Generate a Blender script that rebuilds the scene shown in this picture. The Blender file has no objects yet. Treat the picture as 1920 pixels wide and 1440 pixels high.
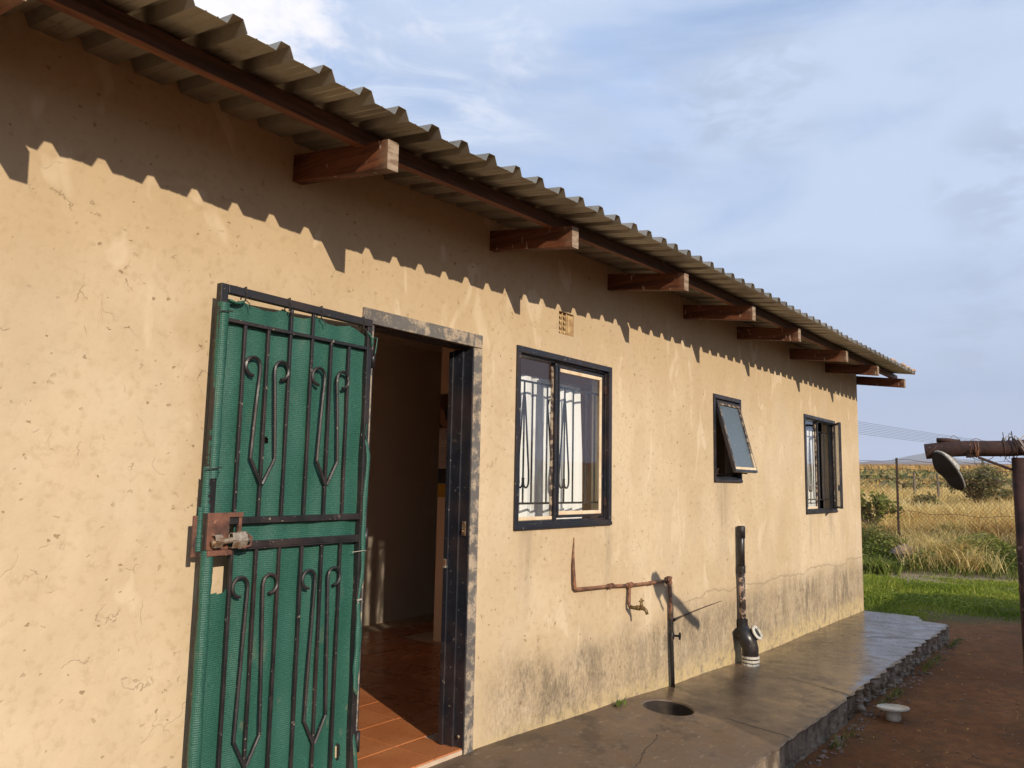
import bpy, bmesh, math, random
import numpy as np
from mathutils import Vector, Matrix, noise as mnoise
random.seed(7); rng = np.random.default_rng(7)
S = bpy.context.scene
COL = S.collection
D = bpy.data

# ------------------------------------------------------------------ camera
CAMZ = 1.63
R = Matrix(((0.6081693, -0.10800248, -0.78642582),
            (-0.79355908, -0.05794352, -0.60572811),
            (0.01985186, 0.99246059, -0.12094582)))
cam = D.objects.new('camera', D.cameras.new('camera')); COL.objects.link(cam)
cam.matrix_world = Matrix.Translation((0, 0, CAMZ)) @ R.to_4x4()
cam.data.sensor_width = 36; cam.data.lens = 28.125
cam.data.clip_start = 0.05; cam.data.clip_end = 20000
S.camera = cam

# ------------------------------------------------------------------ sun, sky, exposure
SUN = Vector((0.435, 1.0, -0.438)).normalized()
sl = D.lights.new('sun', 'SUN'); sl.energy = 4.95; sl.angle = math.radians(0.5); sl.color = (1.0, 0.875, 0.71)
sun = D.objects.new('sun', sl); COL.objects.link(sun)
sun.rotation_euler = SUN.to_track_quat('-Z', 'Y').to_euler(); sun.location = (-6, -14, 9)
W = D.worlds.new('World'); S.world = W; W.use_nodes = True
def build_sky():
    nt = W.node_tree; N = nt.nodes; L = nt.links
    for n in list(N): N.remove(n)
    out = N.new('ShaderNodeOutputWorld'); bg = N.new('ShaderNodeBackground'); L.new(bg.outputs[0], out.inputs[0])
    sky = N.new('ShaderNodeTexSky'); sky.sky_type = 'NISHITA'; sky.sun_disc = False
    sky.sun_elevation = math.radians(21.9); sky.sun_rotation = math.radians(203.3)
    sky.dust_density = 1.2; sky.air_density = 1.0; sky.ozone_density = 1.5
    bg.inputs[1].default_value = 0.12
    tc = N.new('ShaderNodeTexCoord')
    def noise(scale, detail, rough, loc=(0, 0, 0), sc=(1, 1, 2.2), dist=0.0):
        mp = N.new('ShaderNodeMapping'); mp.inputs['Location'].default_value = loc; mp.inputs['Scale'].default_value = sc
        L.new(tc.outputs['Generated'], mp.inputs[0])
        n = N.new('ShaderNodeTexNoise'); n.inputs['Scale'].default_value = scale; n.inputs['Detail'].default_value = detail
        n.inputs['Roughness'].default_value = rough; n.inputs['Distortion'].default_value = dist
        L.new(mp.outputs[0], n.inputs['Vector']); return n.outputs['Fac']
    def ramp(f, a, b, va=0.0, vb=1.0):
        r = N.new('ShaderNodeMapRange'); r.interpolation_type = 'SMOOTHSTEP'
        for i, v in zip((1, 2, 3, 4), (a, b, va, vb)): r.inputs[i].default_value = v
        L.new(f, r.inputs[0]); return r.outputs[0]
    def mul(a, b):
        m = N.new('ShaderNodeMath'); m.operation = 'MULTIPLY'
        for i, v in enumerate((a, b)):
            if isinstance(v, (int, float)): m.inputs[i].default_value = v
            else: L.new(v, m.inputs[i])
        return m.outputs[0]
    def mix(f, a, b):
        m = N.new('ShaderNodeMix'); m.data_type = 'RGBA'
        if isinstance(f, (int, float)): m.inputs[0].default_value = f
        else: L.new(f, m.inputs[0])
        for i, v in ((6, a), (7, b)):
            if isinstance(v, tuple): m.inputs[i].default_value = v + (1,)
            else: L.new(v, m.inputs[i])
        return m.outputs[2]
    # deeper clear blue
    c = mix(0.6, sky.outputs[0], (2.3, 4.0, 7.4))
    # thin veil cloud over most of the sky
    veil = ramp(noise(1.7, 9, 0.55, (3.1, 0.4, 1.0), (1, 1, 3.2), 0.6), 0.28, 0.56, 0.32, 0.94)
    c = mix(veil, c, (5.15, 6.05, 7.75))
    # darker grey-blue streaks
    streak = ramp(noise(3.4, 6, 0.5, (9.3, 2.0, 5.0), (1, 1, 4.2), 0.4), 0.50, 0.74, 0.0, 0.35)
    c = mix(streak, c, (3.8, 4.7, 6.5))
    def spot(px, py, a, b_):
        d = N.new('ShaderNodeVectorMath'); d.operation = 'DOT_PRODUCT'; L.new(tc.outputs['Generated'], d.inputs[0]); d.inputs[1].default_value = (R @ Vector((px - 960, 720 - py, -1500))).normalized()
        return ramp(d.outputs['Value'], a, b_)
    puff = ramp(noise(9.0, 8, 0.6, (1.0, 3.3, 2.0), (1, 1, 2.2), 0.3), 0.46, 0.62)
    for px, py, k in ((1430, 185, .9), (1255, 210, .7), (1900, 340, 1.0), (1890, 600, .8), (520, 230, 0)):
        if k: c = mix(mul(mul(puff, spot(px, py, .9955, .9995)), .55 * k), c, (3.6, 4.3, 5.7))
    wisp = ramp(noise(5.5, 9, 0.62, (4.2, 8.8, 1.0), (1, 1, 3.0), 0.8), 0.50, 0.66)
    c = mix(mul(mul(wisp, spot(700, 130, .96, .995)), .55), c, (6.6, 7.2, 8.4))
    blue = spot(900, 100, .955, .99)
    c = mix(mul(mul(blue, ramp(noise(2.6, 6, .5, (2.0, 5.5, 3.0), (1, 1, 2.5), .4), .40, .60)), .55), c, (2.5, 4.2, 7.6))
    # bright cumulus
    sep = N.new('ShaderNodeSeparateXYZ'); L.new(tc.outputs['Generated'], sep.inputs[0])
    dt = N.new('ShaderNodeVectorMath'); dt.operation = 'DOT_PRODUCT'
    L.new(tc.outputs['Generated'], dt.inputs[0])
    cd = (R @ Vector((-440, 760, -1500))).normalized()
    dt.inputs[1].default_value = cd
    region = ramp(dt.outputs['Value'], 0.935, 0.995)
    cum = ramp(noise(3.2, 10, 0.6, (1.35, 7.7, 2.4), (1, 1, 1.6), 0.2), 0.42, 0.56)
    c = mix(mul(mul(cum, region), 0.95), c, (8.9, 8.7, 9.0))
    # low pale horizon
    low = ramp(sep.outputs[2], 0.02, 0.30, 0.85, 0.0)
    c = mix(low, c, (3.55, 4.15, 5.65))
    L.new(c, bg.inputs[0])
build_sky()
S.view_settings.view_transform = 'Standard'; S.view_settings.look = 'None'
S.view_settings.exposure = 0.0; S.view_settings.gamma = 1.0; S.view_settings.use_curve_mapping = False

# ------------------------------------------------------------------ material helpers
class Mat:
    def __init__(s, name, rough=0.8, metal=0.0, spec=0.4):
        s.m = D.materials.new(name); s.m.use_nodes = True
        s.nt = s.m.node_tree; s.N = s.nt.nodes; s.L = s.nt.links
        s.b = s.N['Principled BSDF']
        s.b.inputs['Roughness'].default_value = rough; s.b.inputs['Metallic'].default_value = metal
        s.b.inputs['Specular IOR Level'].default_value = spec
        g = s.N.new('ShaderNodeNewGeometry'); s.pos = g.outputs['Position']; s.geo = g
        sp = s.N.new('ShaderNodeSeparateXYZ'); s.L.new(s.pos, sp.inputs[0]); s.x, s.y, s.z = sp.outputs
    def set(s, sock, v):
        if isinstance(v, (int, float)): sock.default_value = v
        elif isinstance(v, tuple): sock.default_value = v + (1,) if len(v) == 3 and len(sock.default_value) == 4 else v
        else: s.L.new(v, sock)
    def math(s, op, a, b=0.0, c=None):
        n = s.N.new('ShaderNodeMath'); n.operation = op
        s.set(n.inputs[0], a); s.set(n.inputs[1], b)
        if c is not None: s.set(n.inputs[2], c)
        return n.outputs[0]
    def map(s, vec=None, sc=(1, 1, 1), loc=(0, 0, 0), rot=(0, 0, 0)):
        n = s.N.new('ShaderNodeMapping'); n.inputs['Scale'].default_value = sc; n.inputs['Location'].default_value = loc
        n.inputs['Rotation'].default_value = rot
        s.L.new(vec if vec is not None else s.pos, n.inputs[0]); return n.outputs[0]
    def noise(s, scale, detail=4, rough=0.55, vec=None, dist=0.0, out='Fac'):
        n = s.N.new('ShaderNodeTexNoise'); n.inputs['Scale'].default_value = scale; n.inputs['Detail'].default_value = detail
        n.inputs['Roughness'].default_value = rough; n.inputs['Distortion'].default_value = dist
        s.L.new(vec if vec is not None else s.pos, n.inputs['Vector']); return n.outputs[out]
    def voro(s, scale, feat='F1', vec=None, out='Distance', rand=1.0):
        n = s.N.new('ShaderNodeTexVoronoi'); n.feature = feat; n.inputs['Scale'].default_value = scale
        n.inputs['Randomness'].default_value = rand
        s.L.new(vec if vec is not None else s.pos, n.inputs['Vector']); return n.outputs[out]
    def rng(s, f, a, b, va=0.0, vb=1.0, smooth=True):
        r = s.N.new('ShaderNodeMapRange'); r.interpolation_type = 'SMOOTHSTEP' if smooth else 'LINEAR'
        s.set(r.inputs[0], f)
        for i, v in zip((1, 2, 3, 4), (a, b, va, vb)): r.inputs[i].default_value = v
        return r.outputs[0]
    def mul(s, a, b): return s.math('MULTIPLY', a, b)
    def add(s, a, b): return s.math('ADD', a, b)
    def mix(s, f, a, b, mode='MIX'):
        m = s.N.new('ShaderNodeMix'); m.data_type = 'RGBA'; m.blend_type = mode
        s.set(m.inputs[0], f); s.set(m.inputs[6], a); s.set(m.inputs[7], b); return m.outputs[2]
    def warp(s, amt, scale):
        n = s.noise(scale, 4, 0.6, out='Color')
        v = s.N.new('ShaderNodeVectorMath'); v.operation = 'SUBTRACT'; s.L.new(n, v.inputs[0]); v.inputs[1].default_value = (.5, .5, .5)
        w = s.N.new('ShaderNodeVectorMath'); w.operation = 'SCALE'; s.L.new(v.outputs[0], w.inputs[0]); w.inputs['Scale'].default_value = amt
        a = s.N.new('ShaderNodeVectorMath'); a.operation = 'ADD'; s.L.new(s.pos, a.inputs[0]); s.L.new(w.outputs[0], a.inputs[1])
        return a.outputs[0]
    def bump(s, h, strength=0.3, dist=0.01, normal=None):
        n = s.N.new('ShaderNodeBump'); n.inputs['Strength'].default_value = strength; n.inputs['Distance'].default_value = dist
        s.set(n.inputs['Height'], h)
        if normal is not None: s.L.new(normal, n.inputs['Normal'])
        return n.outputs[0]
    def out(s, color=None, rough=None, normal=None, metal=None):
        if color is not None: s.set(s.b.inputs['Base Color'], color)
        if rough is not None: s.set(s.b.inputs['Roughness'], rough)
        if normal is not None: s.L.new(normal, s.b.inputs['Normal'])
        if metal is not None: s.set(s.b.inputs['Metallic'], metal)
        return s.m

def m_plaster():
    m = Mat('plaster', 0.92, spec=0.12)
    big = m.noise(0.7, 3); mid = m.noise(3.5, 6, 0.6); fine = m.noise(28, 6, 0.65)
    c = m.mix(m.rng(big, 0.35, 0.68), (0.515, 0.392, 0.245), (0.595, 0.465, 0.305))
    c = m.mix(m.rng(mid, 0.38, 0.7, 0, 0.6), c, (0.61, 0.485, 0.335))
    # weathering: the paint under the eave has stayed more ochre
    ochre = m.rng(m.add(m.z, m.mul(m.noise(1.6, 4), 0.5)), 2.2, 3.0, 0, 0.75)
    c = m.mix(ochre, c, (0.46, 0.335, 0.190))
    c = m.mix(m.rng(fine, 0.32, 0.5, 0.28, 0.0), c, (0.33, 0.235, 0.13))
    sw = m.noise(2.4, 5, 0.6, m.map(m.warp(.25, 2.0), sc=(1.6, 1, .7), rot=(0, -.6, 0)))
    c = m.mix(m.rng(sw, .42, .62, 0, .30), c, (0.44, 0.325, 0.20))
    gp = m.noise(1.1, 5, .62, m.map(loc=(8, 1, 4)))
    c = m.mix(m.rng(gp, .50, .64, 0, .30), c, (0.52, 0.425, 0.31))
    # pale trowel marks
    tv = m.map(sc=(1.0, 1, 0.45), rot=(0, 0.5, 0))
    tro = m.rng(m.noise(5.5, 3, 0.5, tv, 0.8), 0.60, 0.68, 0, 0.42)
    c = m.mix(tro, c, (0.66, 0.54, 0.38))
    # chips and pits
    wv = m.warp(0.06, 20)
    vd = m.voro(9.5, vec=wv); vc = m.voro(9.5, vec=wv, out='Color')
    sp = m.N.new('ShaderNodeSeparateColor'); m.L.new(vc, sp.inputs[0])
    rad = m.rng(sp.outputs[0], 0.62, 1.0, 0.0, 0.15)
    clus = m.rng(m.noise(1.7, 3), 0.47, 0.66)
    pit = m.mul(m.mul(m.rng(m.math('SUBTRACT', rad, vd), 0.0, 0.05), clus), m.rng(m.noise(40, 3), .35, .55, .2, 1))
    vd2 = m.voro(34, vec=m.map(wv, sc=(1, 1, 1.3))); vc2 = m.voro(34, vec=m.map(wv, sc=(1, 1, 1.3)), out='Color')
    sp2 = m.N.new('ShaderNodeSeparateColor'); m.L.new(vc2, sp2.inputs[0])
    pit2 = m.rng(m.math('SUBTRACT', m.rng(sp2.outputs[1], 0.84, 1.0, 0, 0.30), vd2), 0.0, 0.08)
    c = m.mix(m.mul(pit, 0.8), c, m.mix(m.rng(sp.outputs[1], 0.5, 0.62), (0.30, 0.185, 0.075), (0.66, 0.53, 0.35)))
    c = m.mix(m.mul(pit2, m.rng(sp2.outputs[2], 0.3, 0.7, 0.25, 0.75)), c, (0.24, 0.16, 0.08))
    # hairline cracks
    wv2 = m.warp(0.30, 3.2); wv2b = m.warp(0.22, 7)
    e1 = m.voro(1.5, 'DISTANCE_TO_EDGE', m.map(wv2, sc=(1.25, 1, 0.75)))
    e2 = m.voro(4.2, 'DISTANCE_TO_EDGE', m.map(wv2b, sc=(1.1, 1, 0.9)))
    k1 = m.mul(m.rng(e1, 0.001, 0.005, 1, 0), m.rng(m.noise(3.6, 3), 0.59, 0.66))
    k2 = m.mul(m.rng(e2, 0.002, 0.012, 1, 0), m.rng(m.noise(9.0, 2, vec=m.map(loc=(3, 3, 3))), 0.61, 0.68))
    ck = m.math('MAXIMUM', m.mul(k1, .35), m.mul(k2, .75))
    c = m.mix(m.mul(ck, 0.40), c, (0.20, 0.13, 0.075))
    # rising damp: grey mould at the foot of the wall, its tide line
    w = m.mul(m.math('SUBTRACT', m.noise(1.7, 5, 0.6), 0.5), 0.9)
    tide = m.math('SUBTRACT', m.rng(m.x, 5.0, 5.7, 0.76, 0.84, True), m.z)
    t = m.add(tide, m.mul(w, m.rng(m.x, 5.0, 5.6, 1.0, 0.16)))
    left = m.rng(m.x, 3.1, 3.5)
    damp = m.mul(m.rng(t, -0.04, 0.24), left)
    streakv = m.map(m.warp(0.05, 9), sc=(2.4, 2.4, 1.0))
    mould = m.mul(m.rng(m.noise(3.0, 10, 0.78, streakv), 0.42, 0.60), m.rng(m.noise(1.6, 4, vec=m.map(loc=(1, 2, 7))), .36, .6, .35, 1))
    mould2 = m.rng(m.noise(34, 6, 0.75, m.map(sc=(1.5, 1, .8))), 0.42, 0.6)
    dm = m.mul(damp, m.math('MINIMUM', m.add(m.add(m.mul(mould, 0.55), m.mul(mould2, 0.30)), .20), .88))
    c = m.mix(dm, c, (0.155, 0.125, 0.088))
    line = m.mul(m.rng(m.math('ABSOLUTE', m.add(m.math('SUBTRACT', m.z, 0.79), m.mul(m.math('SUBTRACT', m.noise(2.0, 5), 0.5), 0.22))), 0.0, 0.012, 0.45, 0.0), m.rng(m.x, 5.2, 5.8))
    c = m.mix(line, c, (0.2, 0.15, 0.1))
    # salts and a yellow skirting of old paint at the very foot
    foot = m.mul(m.rng(m.add(m.z, m.mul(m.noise(9, 4), 0.14)), 0.30, 0.47, 0.8, 0), m.rng(m.noise(14, 5, 0.7), 0.36, 0.56))
    c = m.mix(foot, c, (0.52, 0.40, 0.20))
    # drip stains under the window corners
    for cx, wd in ((3.60, 0.10), (4.47, 0.07), (6.3, 0.2), (8.55, 0.09), (9.3, 0.22)):
        dx = m.rng(m.math('ABSOLUTE', m.math('SUBTRACT', m.x, cx)), 0.0, wd, 1, 0)
        dz = m.mul(m.rng(m.z, 0.75, 1.37 if abs(cx - 6.3) > .1 else 1.65), m.rng(m.z, 1.37 if abs(cx - 6.3) > .1 else 1.65, 1.39 if abs(cx - 6.3) > .1 else 1.67, 1, 0))
        c = m.mix(m.mul(m.mul(dx, dz), m.mul(m.rng(m.noise(5, 5, vec=m.map(sc=(5, 1, .7))), 0.3, 0.62), 0.42)), c, (0.2, 0.17, 0.13))
    h = m.add(m.mul(fine, 0.25), m.mul(m.noise(70, 3), 0.12))
    h = m.add(h, m.mul(m.noise(2.2, 3), 0.9))
    h = m.math('SUBTRACT', h, m.mul(pit, 0.5)); h = m.math('SUBTRACT', h, m.mul(pit2, 0.35))
    h = m.math('SUBTRACT', h, m.mul(ck, 0.6)); h = m.add(h, m.mul(dm, m.mul(m.noise(60, 5, 0.8), 0.5)))
    return m.out(c, normal=m.bump(h, 0.55, 0.012))

def m_simple(name, c1, c2, scale=4, rough=0.8, metal=0, bump=0.2, bd=0.004, spec=0.4, sc=(1, 1, 1), lo=.35, hi=.65):
    m = Mat(name, rough, metal, spec)
    v = m.map(sc=sc); f = m.noise(scale, 6, 0.62, v)
    c = m.mix(m.rng(f, lo, hi), c1, c2)
    return m.out(c, normal=m.bump(m.noise(scale * 5, 5, 0.6, v), bump, bd))

def m_wood(name, axis, fresh, dark, wx=None):
    m = Mat(name, 0.6, spec=0.25)
    sc = {'y': (22, 1.2, 22), 'x': (1.2, 22, 22)}[axis]
    v = m.map(m.warp(0.03, 4), sc=sc)
    g = m.noise(1.6, 6, 0.65, v)
    c = m.mix(m.rng(g, 0.3, 0.68), dark, fresh)
    c = m.mix(m.rng(m.noise(5, 3, 0.5, v), 0.55, 0.66, 0, .6), c, (0.04, 0.015, 0.008))
    if axis == 'y':   # weathered end, pale drips
        e = m.rng(m.add(m.y, m.mul(m.noise(9, 4), 0.28)), 2.17, 2.33, 1, 0)
        c = m.mix(m.mul(e, 0.6), c, (0.30, 0.215, 0.14))
        dr = m.rng(m.noise(11, 2, 0.5, m.map(sc=(3, 3.2, 1))), 0.66, 0.70, 0, .8)
        c = m.mix(dr, c, (0.42, 0.33, 0.26))
    return m.out(c, normal=m.bump(g, 0.5, 0.004))

def m_paint(name='black_steel_paint', worn=(0.23, 0.19, 0.15), base=(0.012, 0.014, 0.02), amt=(0.68, 0.74), rust=0.5, rough=0.38):
    m = Mat(name, rough, spec=0.5)
    n = m.noise(16, 9, 0.74); c = m.mix(m.rng(m.noise(3.5, 5), 0.4, 0.7, 0, rust), base, (0.055, 0.03, 0.022))
    chip = m.rng(n, amt[0], amt[1])
    c = m.mix(m.mul(chip, 0.8), c, worn)
    c = m.mix(m.rng(m.noise(60, 3, 0.6), 0.66, 0.7, 0, .6), c, (0.34, 0.29, 0.22))
    return m.out(c, rough=m.add(m.mul(chip, .4), m.rng(m.noise(14, 4), .3, .7, rough - .08, rough + .2)), normal=m.bump(m.add(n, m.mul(m.noise(60, 3), .4)), 0.35, 0.002))

def m_rust(name, c1=(0.11, 0.045, 0.03), c2=(0.045, 0.022, 0.018), pale=(0.36, 0.24, 0.2), rough=0.75, sc=14):
    m = Mat(name, rough, spec=0.3)
    c = m.mix(m.rng(m.noise(sc, 7, 0.66), 0.35, 0.62), c2, c1)
    c = m.mix(m.rng(m.noise(sc * 2.1, 5, 0.6, m.map(loc=(5, 1, 2))), 0.63, 0.70, 0, .8), c, pale)
    return m.out(c, normal=m.bump(m.noise(sc * 5, 6, 0.7), 0.5, 0.003))

def m_net():
    m = Mat('green_net', 0.5, spec=0.5)
    w = m.N.new('ShaderNodeTexWave'); w.wave_type = 'BANDS'; w.bands_direction = 'Z'; w.inputs['Scale'].default_value = 42
    w.inputs['Distortion'].default_value = 0.8; w.inputs['Detail'].default_value = 2; w.inputs['Detail Scale'].default_value = 2
    m.L.new(m.pos, w.inputs['Vector'])
    w2 = m.N.new('ShaderNodeTexWave'); w2.bands_direction = 'X'; w2.inputs['Scale'].default_value = 75; w2.inputs['Distortion'].default_value = 1.5
    m.L.new(m.pos, w2.inputs['Vector'])
    fk = m.noise(240, 2, 0.6, m.map(sc=(1, 1, 1.6)))
    c = m.mix(m.rng(fk, 0.35, 0.72), (0.013, 0.072, 0.050), (0.042, 0.155, 0.108))
    c = m.mix(m.mul(w.outputs['Fac'], 0.35), c, (0.006, 0.05, 0.036))
    c = m.mix(m.rng(fk, 0.70, 0.76, 0, .55), c, (0.16, 0.42, 0.33))
    du = m.rng(m.noise(8, 5, 0.6, m.map(sc=(1.6, 1, .8))), 0.60, 0.70, 0, .5)
    c = m.mix(m.mul(du, m.rng(m.z, 0.5, 1.3, 1, .15)), c, (0.20, 0.20, 0.12))
    c = m.mix(m.rng(m.noise(1.2, 3), .4, .7, 0, .25), c, (0.02, 0.09, 0.075))
    h = m.add(m.mul(w.outputs['Fac'], .6), m.mul(w2.outputs['Fac'], .3)); h = m.add(h, m.mul(fk, .6))
    h = m.add(h, m.mul(m.noise(7, 3), 1.6))
    return m.out(c, normal=m.bump(h, 0.45, 0.003))

def m_slab():
    m = Mat('wet_concrete', 0.4, spec=0.5)
    a = m.noise(1.1, 6, 0.62); b = m.noise(6, 8, 0.66); f = m.noise(45, 5, 0.6)
    c = m.mix(m.rng(a, .35, .66), (0.095, 0.060, 0.038), (0.165, 0.112, 0.070))
    c = m.mix(m.rng(b, .36, .64, 0, .7), c, (0.125, 0.090, 0.062))
    c = m.mix(m.rng(b, .56, .72, 0, .55), c, (0.045, 0.032, 0.024))
    c = m.mix(m.rng(m.noise(3.2, 8, .7, m.map(loc=(2, 6, 1), sc=(.5, 2.2, 1))), .60, .72, 0, .6), c, (0.30, 0.24, 0.17))
    c = m.mix(m.rng(f, .6, .72, 0, .4), c, (0.32, .27, .2))
    c = m.mix(m.mul(m.rng(m.noise(2.3, 7, .7, m.map(loc=(7, 3, 1), sc=(1, 1.4, 1))), .52, .60, 0, .6), m.rng(m.x, 5.2, 6.2, 1, .4)), c, (0.040, 0.029, 0.022))
    c = m.mix(m.mul(m.rng(m.noise(17, 6, .7, m.map(sc=(.6, 1.5, 1))), .60, .68, 0, .55), m.rng(m.x, 5.5, 6.5, 1, .5)), c, (0.30, 0.235, 0.16))
    # old cracks running across the slab
    ck = None
    def seg(p, q, w=0.006):
        ax, ay = p; bx, by = q; l2 = (bx - ax) ** 2 + (by - ay) ** 2
        wx = m.add(m.x, m.mul(m.math('SUBTRACT', m.noise(6, 4), .5), .09)); wy = m.add(m.y, m.mul(m.math('SUBTRACT', m.noise(6, 4, vec=m.map(loc=(4, 4, 4))), .5), .09))
        dx = m.math('SUBTRACT', wx, ax); dy = m.math('SUBTRACT', wy, ay)
        t = m.math('DIVIDE', m.add(m.mul(dx, bx - ax), m.mul(dy, by - ay)), l2)
        t = m.math('MINIMUM', m.math('MAXIMUM', t, 0), 1)
        ex = m.math('SUBTRACT', dx, m.mul(t, bx - ax)); ey = m.math('SUBTRACT', dy, m.mul(t, by - ay))
        d = m.math('SQRT', m.add(m.mul(ex, ex), m.mul(ey, ey)))
        return m.rng(d, w * .4, w * 1.3, 1, 0)
    for p, q, w in (((6.32, 2.14), (6.13, 1.60), .020), ((4.93, 2.05), (4.90, 1.62), .011), ((8.70, 2.12), (8.95, 1.60), .030), ((8.3, 2.3), (8.7, 2.10), .006), ((9.7, 2.5), (9.75, 1.6), .018), ((8.0, 2.4), (8.3, 1.9), .007), ((3.75, 2.05), (4.25, 2.2), .004)):
        s_ = seg(p, q, w); ck = s_ if ck is None else m.math('MAXIMUM', ck, s_)
    c = m.mix(m.mul(ck, .9), c, (0.02, 0.016, 0.012))
    # side face: dry crumbled concrete
    side = m.rng(m.y, 1.655, 1.685, 1, 0)
    sc_ = m.mix(m.rng(m.noise(7, 7, .7, m.map(sc=(1.6, 1, .8))), .38, .62), (0.10, 0.078, 0.058), (0.30, 0.235, 0.17))
    c = m.mix(m.mul(side, .85), c, sc_)
    r = m.rng(m.add(b, m.mul(a, .8)), .65, 1.15, 0.13, 0.42)
    r = m.add(r, m.rng(m.x, 4.2, 5.4, .28, 0))
    r = m.add(r, m.mul(side, .3))
    h = m.add(m.mul(b, .28), m.mul(f, .10)); h = m.math('SUBTRACT', h, m.mul(ck, 1.5)); h = m.add(h, m.mul(m.mul(side, m.noise(20, 6, .7)), 1.6))
    return m.out(c, rough=r, normal=m.bump(h, 0.30, 0.012))

def m_ground():
    m = Mat('earth', 0.95, spec=0.12)
    a = m.noise(0.9, 6, .6); b = m.noise(9, 7, .65)
    c = m.mix(m.rng(a, .36, .66), (0.150, 0.062, 0.024), (0.235, 0.105, 0.042))
    c = m.mix(m.rng(b, .38, .66, 0, .6), c, (0.095, 0.048, 0.024))
    c = m.mix(m.rng(m.noise(2.6, 6, .65, m.map(loc=(4, 4, 0))), .50, .62, 0, .55), c, (0.105, 0.062, 0.030))
    c = m.mix(m.rng(m.noise(60, 4), .6, .7, 0, .5), c, (0.26, .17, .1))
    g = m.rng(m.add(m.add(m.x, m.mul(m.noise(.8, 5), 1.2)), m.mul(m.math('MINIMUM', m.y, 2.6), .9)), 13.2, 14.4)
    c = m.mix(g, c, m.mix(m.noise(5, 4), (0.075, 0.080, 0.024), (0.14, 0.10, 0.045)))
    gr = m.mul(m.rng(m.add(m.x, m.mul(m.noise(1.2, 5), 1.4)), 16.3, 16.9), m.rng(m.x, 17.4, 18, 1, 0))
    c = m.mix(gr, c, m.mix(m.noise(9, 5), (0.22, 0.15, 0.1), (0.36, .29, .2)))
    go = m.rng(m.x, 20, 24)
    c = m.mix(go, c, m.mix(m.noise(.35, 6, .65), (0.27, 0.18, 0.065), (0.36, .25, .10)))
    gn = m.mul(m.rng(m.add(m.x, m.mul(m.noise(.05, 4), 60)), 110, 130), 1)
    c = m.mix(gn, c, m.mix(m.noise(.06, 5), (0.13, 0.15, 0.045), (0.25, .22, .08)))
    og = m.rng(m.add(m.x, m.mul(m.noise(.03, 4), 80)), 225, 260)
    c = m.mix(og, c, m.mix(m.noise(.04, 6, .7), (0.16, 0.075, 0.03), (0.34, .19, .08)))
    h = m.add(m.mul(b, .6), m.mul(m.noise(40, 5, .7), .3)); h = m.add(h, m.mul(m.noise(4, 3), 1.6))
    return m.out(c, normal=m.bump(h, 0.8, 0.03))

def m_leaf(name, cols, rough=0.6, trans=0.25):
    m = Mat(name, rough, spec=0.25)
    at = m.N.new('ShaderNodeAttribute'); at.attribute_name = 'rnd'
    c = cols[0]; n = len(cols) - 1
    for i in range(1, len(cols)): c = m.mix(m.rng(at.outputs['Fac'], (i - 1) / n, i / n, smooth=False), c, cols[i])
    m.out(c)
    tr = m.N.new('ShaderNodeBsdfTranslucent'); mx = m.N.new('ShaderNodeMixShader'); mx.inputs[0].default_value = trans
    m.L.new(c, tr.inputs[0]); m.L.new(m.b.outputs[0], mx.inputs[1]); m.L.new(tr.outputs[0], mx.inputs[2])
    m.L.new(mx.outputs[0], m.N['Material Output'].inputs[0])
    return m.m

def m_glass():
    m = Mat('window_glass')
    tr = m.N.new('ShaderNodeBsdfTransparent'); tr.inputs[0].default_value = (.97, .98, .98, 1)
    gl = m.N.new('ShaderNodeBsdfGlossy'); gl.inputs['Roughness'].default_value = 0.015; gl.inputs[0].default_value = (.95, .97, 1, 1)
    dt = m.N.new('ShaderNodeVectorMath'); dt.operation = 'DOT_PRODUCT'; m.L.new(m.geo.outputs['Normal'], dt.inputs[0]); m.L.new(m.geo.outputs['Incoming'], dt.inputs[1])
    fr = m.add(m.mul(m.math('POWER', m.math('SUBTRACT', 1.0, m.math('MINIMUM', m.math('ABSOLUTE', dt.outputs['Value']), 1.0)), 4.6), 0.7), 0.04)
    nb = m.bump(m.noise(2.2, 2), .06, .02)
    m.L.new(nb, gl.inputs['Normal'])
    mx = m.N.new('ShaderNodeMixShader'); m.L.new(fr, mx.inputs[0]); m.L.new(tr.outputs[0], mx.inputs[1]); m.L.new(gl.outputs[0], mx.inputs[2])
    m.L.new(mx.outputs[0], m.N['Material Output'].inputs[0]); return m.m

def m_frosted():
    m = Mat('frosted_glass', 0.3, spec=0.9)
    c = m.mix(m.noise(30, 3), (0.055, 0.08, 0.095), (0.10, .13, .15))
    c = m.mix(m.rng(m.noise(55, 2), .7, .73), c, (.5, .5, .48))
    return m.out(c, normal=m.bump(m.voro(120), .5, .003))

def m_curtain(name, sheer, thin=False):
    m = Mat(name, 0.9, spec=0.05)
    if thin: sheer = m.add(m.mul(m.rng(m.x, 3.86, 3.90), m.rng(m.noise(16, 4, vec=m.map(sc=(1, 1, .25))), .42, .62, .02, .30)), .02)
    c = (0.92, 0.91, 0.89)
    m.out(c)
    tl = m.N.new('ShaderNodeBsdfTranslucent'); tl.inputs[0].default_value = (.85, .84, .8, 1)
    mx = m.N.new('ShaderNodeMixShader'); mx.inputs[0].default_value = .12
    m.L.new(m.b.outputs[0], mx.inputs[1]); m.L.new(tl.outputs[0], mx.inputs[2])
    tp = m.N.new('ShaderNodeBsdfTransparent'); m2 = m.N.new('ShaderNodeMixShader'); m.set(m2.inputs[0], sheer)
    m.L.new(mx.outputs[0], m2.inputs[1]); m.L.new(tp.outputs[0], m2.inputs[2])
    m.L.new(m2.outputs[0], m.N['Material Output'].inputs[0]); return m.m

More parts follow.
